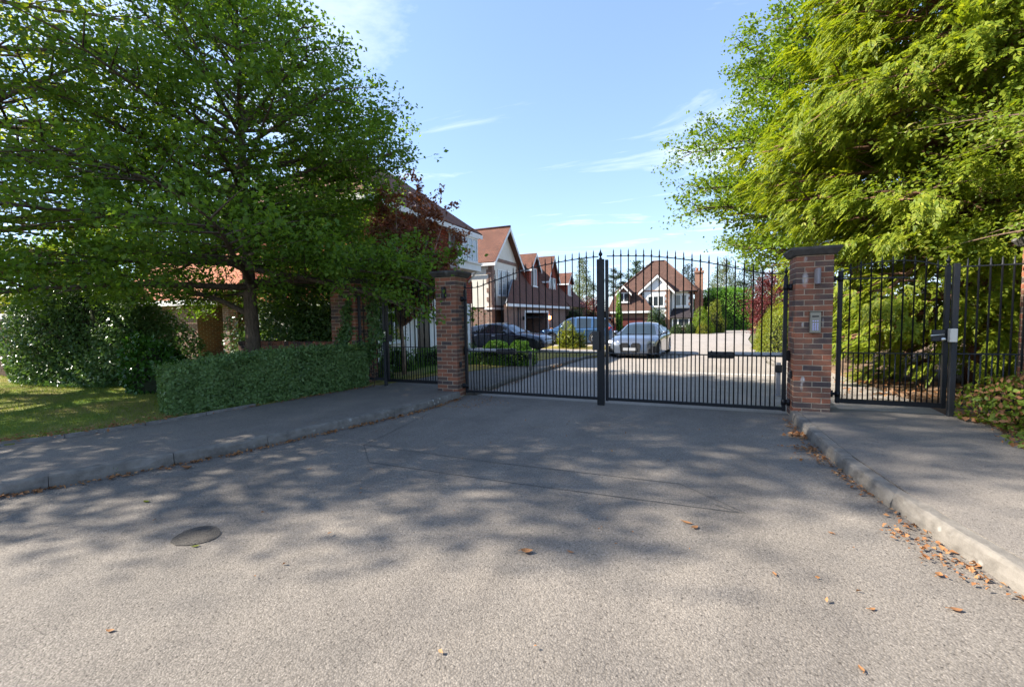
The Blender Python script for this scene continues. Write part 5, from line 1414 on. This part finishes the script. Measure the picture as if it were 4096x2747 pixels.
shrub('laurel_shrub', 'big rounded dark green shrub at the back of the lawn', (-9.9, -1.0, 0.12), (3.1, 1.15, 2.6), 52000, M['laurel'], (0.085, 0.048), 3, 0.15, core=0.83)
shrub('glossy_shrub', 'low bright glossy shrub between the clipped hedge and the big shrub', (-5.9, -1.75, 0.12), (0.85, 0.5, 1.15), 4200, M['glossy'], (0.10, 0.055), 5, 0.2)
shrub('laurel_shrub', 'dense dark evergreen mass behind the low brick wall', (-5.1, 1.35, 0.1), (2.1, 0.8, 2.35), 22000, M['laurel'], (0.09, 0.055), 7, 0.26, shell=0.6, core=0.5)
tree('broadleaf_tree', 'low bushy evergreen tree between the low wall and the tile-hung house', (-5.3, 2.3, 0.05), 4.7,
     [(0.9,1.7),(1.8,2.1),(3.0,2.1),(4.0,1.4),(4.6,0.5)], 46, 0.9, 22, 0.07, M['bark'], M['leaf_dark'], 26000, leaf=(0.08, 0.05), sig=(0.13, 0.10), elev=(0, 55), clump=0.5)
shrub('clipped_bush', 'yellow-green box ball beside the plum trunk, behind the left pedestrian gate', (-3.35, 2.55, 0.07), (0.52, 0.5, 0.72), 5200, M['box_leaf'], (0.04, 0.024), 9, 0.06)
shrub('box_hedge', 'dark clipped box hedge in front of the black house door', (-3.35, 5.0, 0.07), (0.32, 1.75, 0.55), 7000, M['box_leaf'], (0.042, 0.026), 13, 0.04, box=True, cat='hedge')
shrub('box_hedge', 'long clipped box base under two mounds, in front of the navy saloon', (-1.55, 5.5, 0.0), (1.15, 0.36, 0.50), 8000, M['box_leaf'], (0.042, 0.026), 15, 0.04, box=True, cat='hedge')
shrub('clipped_bush', 'left of two green box mounds on the clipped hedge', (-1.75, 5.5, 0.42), (0.45, 0.42, 0.36), 3600, M['box_leaf'], (0.04, 0.024), 17, 0.07)
shrub('clipped_bush', 'right of two green box mounds on the clipped hedge', (-0.90, 5.5, 0.42), (0.37, 0.38, 0.34), 3000, M['box_leaf'], (0.04, 0.024), 19, 0.07)
shrub('spiky_shrub', 'yellow variegated spiky shrub between the saloon and the SUV', (-2.15, 16.4, -0.25), (0.75, 0.6, 1.20), 2600, M['gold_shrub'], (0.30, 0.045), 21, 0.15, shell=0.7)
shrub('laurel_shrub', 'tangled low bush with brown dead leaves beside the right railings', (8.38, -0.6, 0.12), (1.2, 0.8, 0.9), 11500, M['leaf_light'], (0.062, 0.038), 25, 0.22, extra=(M['dead_twig'], 0.30), shell=0.5)
shrub('gold_shrub', 'rounded golden-green shrub with orange tips along the right of the drive', (7.7, 15.0, -0.2), (1.1, 1.9, 2.0), 13000, M['gold_shrub'], (0.07, 0.045), 27, 0.14)
shrub('pointed_conifer', 'slim bright green pointed conifer by the far garage', (-2.85, 37.5, -0.4), (0.34, 0.34, 3.8), 2600, M['far_hedge'], (0.12, 0.06), 33, 0.1)
shrub('fir_shrub', 'broad green fir-like shrub in front of the white gabled house', (0.75, 36.8, -0.4), (1.05, 0.9, 2.2), 5200, M['far_leaf'], (0.16, 0.06), 35, 0.16, cat='shrub')
shrub('clipped_bush', 'left round clipped bush under the far bay window', (2.65, 36.6, -0.35), (0.62, 0.6, 1.0), 2600, M['far_leaf'], (0.08, 0.05), 37, 0.06)
shrub('clipped_bush', 'second round clipped bush under the far bay window, nearer the chimney', (3.75, 36.9, -0.35), (0.62, 0.6, 1.05), 2600, M['far_leaf'], (0.08, 0.05), 39, 0.06)
shrub('garden_shrub', 'tall mottled shrub at the right corner of the white gabled house', (4.9, 37.6, -0.35), (0.95, 0.8, 2.2), 4600, M['leaf_beech'], (0.11, 0.07), 45, 0.14)
shrub('garden_shrub', 'small bright yellow shrub in front of the tall mottled shrub', (4.95, 36.2, -0.35), (0.62, 0.55, 1.1), 2600, M['gold_shrub'], (0.08, 0.05), 49, 0.1)
shrub('garden_shrub', 'sandy green loose shrub between the far house and the tall hedge', (6.1, 39.0, -0.35), (0.9, 0.8, 2.5), 3600, M['gold_shrub'], (0.12, 0.06), 51, 0.2)
shrub('far_hedge', 'very tall clipped green hedge at the end of the drive', (7.3, 46.5, -0.3), (2.6, 1.1, 4.5), 20000, M['far_hedge'], (0.13, 0.08), 53, 0.03, box=True, cat='hedge', core=0.9)
shrub('far_hedge', 'dark green hedge between the garage row and the red maple', (-7.2, 34.5, -0.35), (1.5, 0.8, 2.6), 5000, M['far_leaf'], (0.11, 0.07), 55, 0.05, box=True, cat='hedge', core=0.9)
shrub('far_hedge', 'sunlit clipped yellow-green hedge beyond the long shaded wall', (-27, 3.6, 0.1), (7.5, 1.2, 3.1), 22000, M['gold_shrub'], (0.13, 0.08), 57, 0.03, box=True, cat='hedge', core=0.9)
shrub('red_maple', 'dark red maple bush behind the blue SUV', (-4.7, 36.5, -0.35), (1.75, 1.3, 3.5), 7000, M['red_leaf'], (0.13, 0.08), 59, 0.16, cat='tree')

# clipped hedge along the near pavement
def clipped_hedge():
    rg = np.random.default_rng(61)
    root = thing('clipped_hedge', 'long low clipped hedge along the left pavement', 'hedge', (-3.0, -1.5, 0.12))
    line = np.array([(-3.02,-3.22,0.60),(-2.72,-2.6,0.74),(-2.46,-1.6,0.78),(-2.27,-0.6,0.80),(-2.13,0.08,0.80)])
    seg = np.linalg.norm(np.diff(line[:,:2], axis=0), axis=1); cum = np.concatenate([[0], np.cumsum(seg)])
    n = 36000; s = rg.random(n)*cum[-1]
    x = np.interp(s, cum, line[:,0]); y = np.interp(s, cum, line[:,1]); h = np.interp(s, cum, line[:,2])
    tx = np.interp(s+0.05, cum, line[:,0]) - np.interp(s-0.05, cum, line[:,0]); ty = np.interp(s+0.05, cum, line[:,1]) - np.interp(s-0.05, cum, line[:,1])
    nx, ny = -ty/np.hypot(tx, ty), tx/np.hypot(tx, ty)       # towards the garden
    wdt = 1.15
    face = rg.random(n)
    lumpy = 0.035*np.sin(s*5.1) + 0.03*np.sin(s*11.7+1) 
    a = np.where(face < 0.47, -lumpy + 0.10*rg.random(n)**2, np.where(face < 0.90, rg.random(n)*wdt, wdt - 0.08*rg.random(n)))
    z = np.where((face < 0.47) | (face >= 0.90), rg.random(n)**0.85*h, h + 0.03*np.sin(s*7+a*6) - 0.09*rg.random(n)**2 + 0.02*rg.random(n))
    lip = (face < 0.47)*np.maximum(0, z - (h-0.12))/0.12
    a = a + lip*0.05
    P = np.stack([x + nx*a, y + ny*a, z], axis=1)
    N = np.where((face < 0.47)[:,None], np.stack([-nx, -ny, np.full(n, 0.35)], 1), np.where((face < 0.90)[:,None], np.array([[0,0,1.0]]), np.stack([nx, ny, np.full(n, 0.3)], 1)))
    ne = 5200; ae = rg.random(ne)*wdt; ze = rg.random(ne)*0.60       # the near end
    nx0, ny0 = nx[0:1]*0 - (-(line[1,1]-line[0,1]))/seg[0]*-1, None
    t0 = (line[1,:2]-line[0,:2])/seg[0]; n0 = np.array([-t0[1], t0[0]])
    Pe = np.stack([line[0,0] + n0[0]*ae - t0[0]*(0.04 - 0.1*rg.random(ne)**2 - 0.04*np.sin(ae*9)), line[0,1] + n0[1]*ae - t0[1]*(0.04 - 0.1*rg.random(ne)**2 - 0.04*np.sin(ae*9)), ze], 1)
    P = np.concatenate([P, Pe]); N = np.concatenate([N, np.tile([[-t0[0], -t0[1], 0.3]], (ne, 1))])
    m_ = len(P); N = N + rg.normal(0, 0.55, (m_, 3)); D = rg.normal(0, 1, (m_, 3)); sz = rg.uniform(0.65, 1.35, m_)
    k = 420; s2 = rg.random(k)*cum[-1]; a2 = rg.random(k)*wdt
    hx, hy, hz_ = np.interp(s2, cum, line[:,0]), np.interp(s2, cum, line[:,1]), np.interp(s2, cum, line[:,2])
    for u in range(6):
        Q = np.stack([hx - 0.92*a2 + rg.normal(0, .012, k), hy + 0.3*a2 + rg.normal(0, .012, k), hz_ + 0.02 + 0.022*u*rg.random(k)], 1)
        P = np.concatenate([P, Q]); N = np.concatenate([N, rg.normal(0, .7, (k,3))]); D = np.concatenate([D, rg.normal(0, .6, (k,3)) + np.array([0,0,.8])]); sz = np.concatenate([sz, rg.uniform(.5, 1.0, k)])
    P = P - np.array([-3.0, -1.5, 0])
    put('foliage', leaf_mesh('foliage', P, D, N, 0.056*sz, 0.037*sz, M['hedge']), root)
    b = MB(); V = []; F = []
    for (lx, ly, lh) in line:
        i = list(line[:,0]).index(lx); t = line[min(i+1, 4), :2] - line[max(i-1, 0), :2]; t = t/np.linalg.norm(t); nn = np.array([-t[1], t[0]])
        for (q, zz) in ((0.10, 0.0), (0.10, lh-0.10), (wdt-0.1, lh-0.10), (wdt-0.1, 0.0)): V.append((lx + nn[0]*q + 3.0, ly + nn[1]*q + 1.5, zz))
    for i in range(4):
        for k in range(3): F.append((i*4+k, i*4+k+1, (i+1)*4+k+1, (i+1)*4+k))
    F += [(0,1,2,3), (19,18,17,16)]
    b.add(V, F); b.fix = True; b.build('stems', M['core'], root)  # solid inner block, coloured dark like the shade between leaves
clipped_hedge()

# copper-leaved plum just inside the left pedestrian gate
def plum():
    base = (-2.6, 1.85, 0.05)
    root = thing('plum_tree', 'copper-leaved plum with a pale forked trunk behind the left pedestrian gate', 'tree', base)
    rg = np.random.default_rng(71); w = MB()
    w.tube([(0,0,0),(0.02,0,0.5),(-0.02,0,1.0),(-0.04,0,1.28)], [0.062,0.05,0.046,0.05], 9)
    T = []; O = []
    for tip in ((-0.55,0.1,3.1),(0.42,-0.15,3.3),(0.1,0.45,3.5),(-0.2,-0.4,3.2),(0.9,0.1,2.9),(1.15,-0.1,3.5),(-0.9,0.2,3.6),(0.55,0.2,4.2),(-0.3,0.1,4.4),(1.4,0.05,3.0),(1.25,0.1,2.4),(0.0,0.0,4.7),(0.45,0.1,4.6),(-0.7,0.2,4.5),(0.9,0.1,4.2),(-0.6,-0.1,4.0),(1.25,0.0,3.9),(0.2,-0.3,4.2),(-0.5,0.3,3.6),(0.7,-0.1,3.7),(1.0,0.2,3.4),(0.3,0.3,3.2),(1.5,0.1,3.5),(-0.1,-0.2,3.7)):
        s0 = np.array((-0.04,0,1.26)); e_ = np.array(tip) + rg.normal(0, 0.08, 3); m1 = s0*0.6 + e_*0.4 + np.array([e_[0]*0.12, e_[1]*0.1, -0.05])
        w.tube([tuple(s0), tuple(m1), tuple(e_)], [0.03, 0.018, 0.004], 6)
        for t in np.linspace(0.35, 1, 15):
            q = (s0*(1-t)**2 + 2*m1*t*(1-t) + e_*t*t)
            dd = unit(rg.normal(0, 1, (1,3)) + np.array([[0,0,0.5]]))[0]; l = rg.uniform(0.2, 0.55)
            w.tube([tuple(q), tuple(q+dd*l)], [0.006, 0.002], 3, caps=False)
            for u in np.linspace(0.2, 1, 4): T.append(q + dd*l*u); O.append(dd)
    w.build('trunk', M['bark_pale'], root)
    T, O = np.array(T), np.array(O); n = 17000; i = rg.integers(0, len(T), n)
    P = T[i] + rg.normal(0, 0.06, (n,3)); sz = rg.uniform(0.7, 1.3, n)
    put('crown', leaf_mesh('crown', P, O[i] + rg.normal(0, .7, (n,3)) + np.array([0,0,-.5]), rg.normal(0, .7, (n,3)) + np.array([0,0,.6]), 0.098*sz, 0.052*sz, M['copper']), root)
plum()
tree('red_maple_tree', 'purple-red maple behind the golden-green drive shrub', (8.1, 19.8, -0.3), 3.9, [(1.0,1.0),(2,1.5),(3,1.3),(3.8,0.4)], 34, 0.8, 73, 0.07, M['bark'], M['red_leaf'], 9000, leaf=(0.095,0.06), sig=(0.14,0.1))

# ivy on the thick pillar and along the left railings
rg = np.random.default_rng(81)
iv = thing('ivy', 'dark ivy trailing over the thick pillar and left railings', 'ivy', (-2.4, 0.1, 0.1))
P = []
for (x0, y0, z0_, x1, y1, z1_, s_, k) in ((-2.62,0.07,1.9,-2.78,0.07,1.0,0.07,420), (-2.70,0.07,1.3,-2.85,0.07,0.95,0.10,260), (-2.16,0.16,1.95,-2.08,0.16,0.9,0.06,330), (-2.02,0.17,1.9,-1.96,0.16,1.25,0.05,200), (-2.1,0.16,0.9,-2.3,0.12,0.7,0.12,260), (-2.4,0.05,0.95,-2.2,0.1,0.8,0.10,200), (-1.90,0.14,1.25,-1.86,0.14,1.15,0.06,60)):
    t = rg.random((k,1)); P.append(np.array([[x0,y0,z0_]])*(1-t) + np.array([[x1,y1,z1_]])*t + rg.normal(0, 1, (k,3))*np.array([s_, 0.025, s_]))
P = np.concatenate(P) - np.array([-2.4,0.1,0.1]); n = len(P); sz = rg.uniform(.7,1.3,n)
put('foliage', leaf_mesh('foliage', P, rg.normal(0,.6,(n,3))+np.array([0,0,-.8]), rg.normal(0,.5,(n,3))+np.array([0,-1,.3]), .065*sz, .05*sz, M['laurel']), iv)
w = MB().tube([(-0.25,-0.03,0.0),(-0.28,-0.02,0.9),(-0.22,-0.03,1.8)], 0.010, 5).tube([(0.3,0.06,0.0),(0.33,0.06,0.9),(0.26,0.06,1.85)], 0.008, 5); w.build('stem', M['bark'], iv)

# distant trees
tree('birch_tree', 'pale weeping birch left of the gate centre post, beyond the garages', (-11.8, 60, -0.3), 10.8, [(1.5,2.0),(4,2.6),(7,2.3),(10.5,0.7)], 40, 1.5, 91, 0.14, M['bark_birch'], M['far_pale'], 13000, leaf=(0.17,0.09), sig=(0.22,0.30), droop=0.45, elev=(15,60))
tree('pine_tree', 'small dark pine with bare stems just right of the gate centre post', (-6.9, 60, -0.3), 8.8, [(5.0,0.8),(6.5,1.5),(8,1.5),(8.7,0.5)], 16, 4.6, 93, 0.12, M['bark_red'], M['pine'], 6000, leaf=(0.20,0.05), sig=(0.22,0.12))
tree('garden_tree', 'green treetop behind the left slope of the far hipped roof', (-3.9, 62, -0.3), 10.0, [(2,1.8),(5,2.4),(8,2.0),(9.8,0.6)], 30, 2, 95, 0.14, M['bark'], M['far_leaf'], 9000, leaf=(0.18,0.12), sig=(0.25,0.15))
tree('garden_tree', 'dark evergreen between the far hipped roof and its chimney', (3.4, 62, -0.3), 9.0, [(1,2.0),(4,2.3),(7,1.8),(8.8,0.5)], 32, 1, 97, 0.16, M['bark'], M['pine'], 11000, leaf=(0.18,0.08), sig=(0.25,0.18))
tree('birch_tree', 'weeping birch right of the far chimney', (8.0, 60, -0.3), 9.6, [(1.5,2.2),(4,2.6),(7,2.2),(9.4,0.6)], 36, 1.5, 99, 0.13, M['bark_birch'], M['far_pale'], 11000, leaf=(0.17,0.09), sig=(0.22,0.32), droop=0.5, elev=(15,58))
tree('garden_tree', 'dark drooping tree above the far end of the tall hedge', (11.5, 62, -0.3), 9.0, [(1,2.4),(4,3.2),(7,2.4),(8.8,0.6)], 32, 1, 101, 0.16, M['bark'], M['far_leaf'], 11000, leaf=(0.19,0.10), sig=(0.28,0.3), droop=0.35)
tree('garden_tree', 'bright green tree showing over the tall hedge beside the layered tree', (15, 50, -0.3), 9.5, [(1,2.8),(4,3.6),(7,2.8),(9.2,0.8)], 32, 1, 103, 0.16, M['bark'], M['leaf_light'], 11000, leaf=(0.18,0.11), sig=(0.28,0.2))
# far wood: one mass round the horizon
rg = np.random.default_rng(111); n = 60000
ang = rg.uniform(-1.9, 1.75, n); rad_ = rg.uniform(95, 140, n)
prof = 3.6 + 1.1*np.sin(ang*9) + 0.8*np.sin(ang*23+1) + 0.6*np.sin(ang*51+2)
z = prof*rg.random(n)**0.6*1.15
P = np.stack([np.sin(ang)*rad_, np.cos(ang)*rad_, z - 0.3], 1)
put('wood', leaf_mesh('wood', P, rg.normal(0,1,(n,3)), rg.normal(0,.6,(n,3))+np.array([0,0,.5]), 1.5*rg.uniform(.6,1.3,n), 1.0, M['far_leaf']), None, kind='stuff', label='far belt of trees along the horizon')

# grass blades, litter along the kerbs, single leaves on the asphalt
rg = np.random.default_rng(121); n = 70000
y = rg.uniform(-7.5, -0.9, n); edge = np.interp(y, [b_[0] for b_ in BK], [b_[1] for b_ in BK]) - 0.06
x = edge - rg.random(n)**1.25*12
P = np.stack([x, y, np.full(n, 0.135)], 1)
put('grass', leaf_mesh('grass', P, rg.normal(0,.45,(n,3))+np.array([0,0,1.0]), rg.normal(0,1,(n,3)), rg.uniform(.025,.06,n), .006, M['blade'], base=0.1), None, kind='stuff', label='short dappled lawn grass')

def litter(segs, n, spread, seed, zb, size=(0.045, 0.028)):
    rg = np.random.default_rng(seed); Ps = []
    segs = np.array(segs, float)
    for (x, y, w_) in segs: pass
    k = rg.integers(0, len(segs)-1, n); t = rg.random(n)
    a = segs[k]*(1-t)[:,None] + segs[k+1]*t[:,None]
    den = 0.5 + 0.5*np.sin(k*1.7 + t*4 + a[:,1]*3.1)
    keep = rg.random(n) < 0.25 + 0.75*den
    a = a[keep]; n = len(a)
    P = np.stack([a[:,0] + rg.normal(0, 1, n)*a[:,2]*spread, a[:,1] + rg.normal(0, .05, n), zb + 0.012*rg.random(n)], 1)
    sz = rg.uniform(.35, 1.25, n)
    return P, rg.normal(0,1,(n,3))*np.array([1,1,.25]), rg.normal(0,.4,(n,3))+np.array([0,0,1.0]), size[0]*sz, size[1]*sz
parts = [litter([(lerp_poly(LK, y)+0.05, y, 0.035) for y in np.linspace(-7, -0.1, 40)], 1500, 1.0, 131, 0.008),
         litter([(lerp_poly(RK, y)-0.05, y, 0.035) for y in np.linspace(-5.6, -0.1, 34)], 420, 1.0, 132, 0.008),
         litter([(5.24, -2.1, .09), (5.27, -1.5, .09), (5.20, -1.62, .08)], 280, 1.0, 133, 0.012, (0.036, 0.024)),
         litter([(5.36, -3.45, .05), (5.45, -3.75, .06), (5.55, -4.1, .05)], 230, 1.0, 134, 0.014, (0.034, 0.022)),
         litter([(5.27, -1.12, .07), (5.28, -0.85, .07)], 130, 1.0, 135, 0.012, (0.05, 0.035)),
         litter([(lerp_poly(BK, y)-0.12, y, 0.12) for y in np.linspace(-6, -3.2, 20)], 700, 1.0, 136, 0.165),
         litter([(-2.95,-3.3,.05), (-2.6,-2.5,.05), (-2.36,-1.6,.05), (-2.18,-.6,.05), (-2.05,.05,.05)], 420, 1.0, 137, 0.125),
         litter([(7.45,-0.4,.12), (7.55,-1.0,.2), (7.75,-1.6,.25), (8.2,-1.9,.3)], 900, 1.0, 138, 0.145, (0.06,0.04)),
         litter([(7.5,1.0,.5), (7.6,2.0,.6), (7.4,3.5,.6)], 700, 1.0, 139, 0.15, (0.07,0.045)),
         litter([(0.4,0.3,.25), (0.8,-0.4,.2), (0.3,-0.9,.15)], 200, 1.0, 140, 0.010, (0.03,0.02)),
         litter([(0.3,0.6,.06), (0.32,3,.08), (0.36,7,.08)], 420, 1.0, 141, 0.010),
         litter([(2,-5.5,2.6), (2.5,-3,2.2), (2.5,-1,1.6)], 150, 1.0, 142, 0.010, (0.028,0.016))]
A = [np.concatenate([p[i] for p in parts]) for i in range(5)]
put('leaves', leaf_mesh('leaves', A[0], A[1], A[2], A[3], A[4], M['litter'], fold=0.3), None, kind='stuff', label='brown fallen leaves and bits drifted along the kerbs')

def fallen_leaf(label, x, y, L, W, rz, curl, group, z=0.006, m='litter'):
    """one curled leaf: midrib row with two lifted edges and a stalk"""
    b = MB(); V = []; F = []; K = 7
    for i in range(K):
        t = i/(K-1); w = W*math.sin(PI*min(0.97, 0.06+0.94*t))**0.8/2
        zz = z + curl*L*(t-0.5)**2*1.4
        V += [(-L/2+L*t, -w, zz + curl*w*0.9), (-L/2+L*t, 0, zz), (-L/2+L*t, w, zz + curl*w*0.9)]
    for i in range(K-1):
        for k in (0, 1): F.append((i*3+k, i*3+k+1, (i+1)*3+k+1, (i+1)*3+k))
    b.add(V, F); b.tube([(-L/2, 0, z+curl*L*0.35), (-L*0.72, 0.01, z+0.003)], 0.0018, 4)
    o = b.build('fallen_leaf', M[m], None, label=label, cat='leaf', group=group)
    o.location = (x, y, 0.0); o.rotation_euler = (0, 0, rz)
GL = 'fallen leaves lying on the road'
fallen_leaf('large curled tan leaf alone on the asphalt, mid road near the camera', 3.12, -4.60, 0.075, 0.05, 0.3, 0.55, GL)
fallen_leaf('long pale leaf of the touching pair right of the road centre', 4.06, -3.82, 0.075, 0.03, -0.3, 0.2, GL)
fallen_leaf('tan pointed leaf of the touching pair, nearer the camera', 4.11, -3.88, 0.055, 0.038, 0.9, 0.35, GL)
fallen_leaf('narrow dark brown leaf right of the large curled tan leaf', 3.38, -4.50, 0.045, 0.018, -0.2, 0.3, GL, m='dead_twig')
fallen_leaf('russet crumpled leaf below the left kerb near the green weed', -0.71, -4.35, 0.11, 0.06, 0.4, 0.7, GL, m='dead_twig')
fallen_leaf('orange leaf on the asphalt near the right kerb litter', 5.31, -4.34, 0.055, 0.03, 0.2, 0.4, GL, m='dead_twig')
fallen_leaf('curled leaf just below the kerb litter at the cracked kerb stone', 5.38, -4.00, 0.05, 0.035, 1.0, 0.6, GL)
fallen_leaf('pale yellow leaf beside the round tar patch', 1.02, -5.32, 0.045, 0.024, 0.7, 0.25, GL, m='gold_shrub')
fallen_leaf('pale yellow leaf on the shaded road below the left kerb', -0.15, -5.0, 0.06, 0.03, 0.1, 0.2, GL, m='gold_shrub')
fallen_leaf('pale leaf in the sunlit bottom left of the road', 1.47, -5.99, 0.035, 0.02, 0.5, 0.3, GL)
for x, y, a, lb in ((1.12,-3.71,.3,'tiny leaf scrap just below the left corner of the loop cut'), (0.52,-3.92,1.2,'tiny leaf scrap on the shaded road between the weed and the loop cut'),
                    (4.53,-4.31,2.0,'tiny leaf scrap alone on the sunlit asphalt right of the leaf pair'), (4.93,-4.48,.6,'tiny leaf scrap nearer the right kerb, left of the orange leaf'),
                    (4.75,-4.95,1.9,'tiny leaf scrap at the bottom right, nearest the camera'), (4.96,-3.64,2.8,'tiny leaf scrap below the right corner of the loop cut')):
    fallen_leaf(lb, x, y, 0.035, 0.018, a, 0.35, GL)

wd = thing('weed', 'small green weed tuft growing out of the left kerb joint', 'weed', (-1.27, -4.72, 0.0))
rg = np.random.default_rng(151); n = 90; an = rg.uniform(0, 6.28, n); l = rg.uniform(.06,.15,n)
D = np.stack([np.cos(an), np.sin(an), rg.uniform(.3,1.3,n)], 1); 
put('blades', leaf_mesh('blades', unit(D)*l[:,None]*0.45 + rg.normal(0,.02,(n,3))*np.array([1,1,.2]) + np.array([0,0,.01]), D, rg.normal(0,.5,(n,3))+np.array([0,0,1.0]), l, .012, M['box_leaf']), wd)
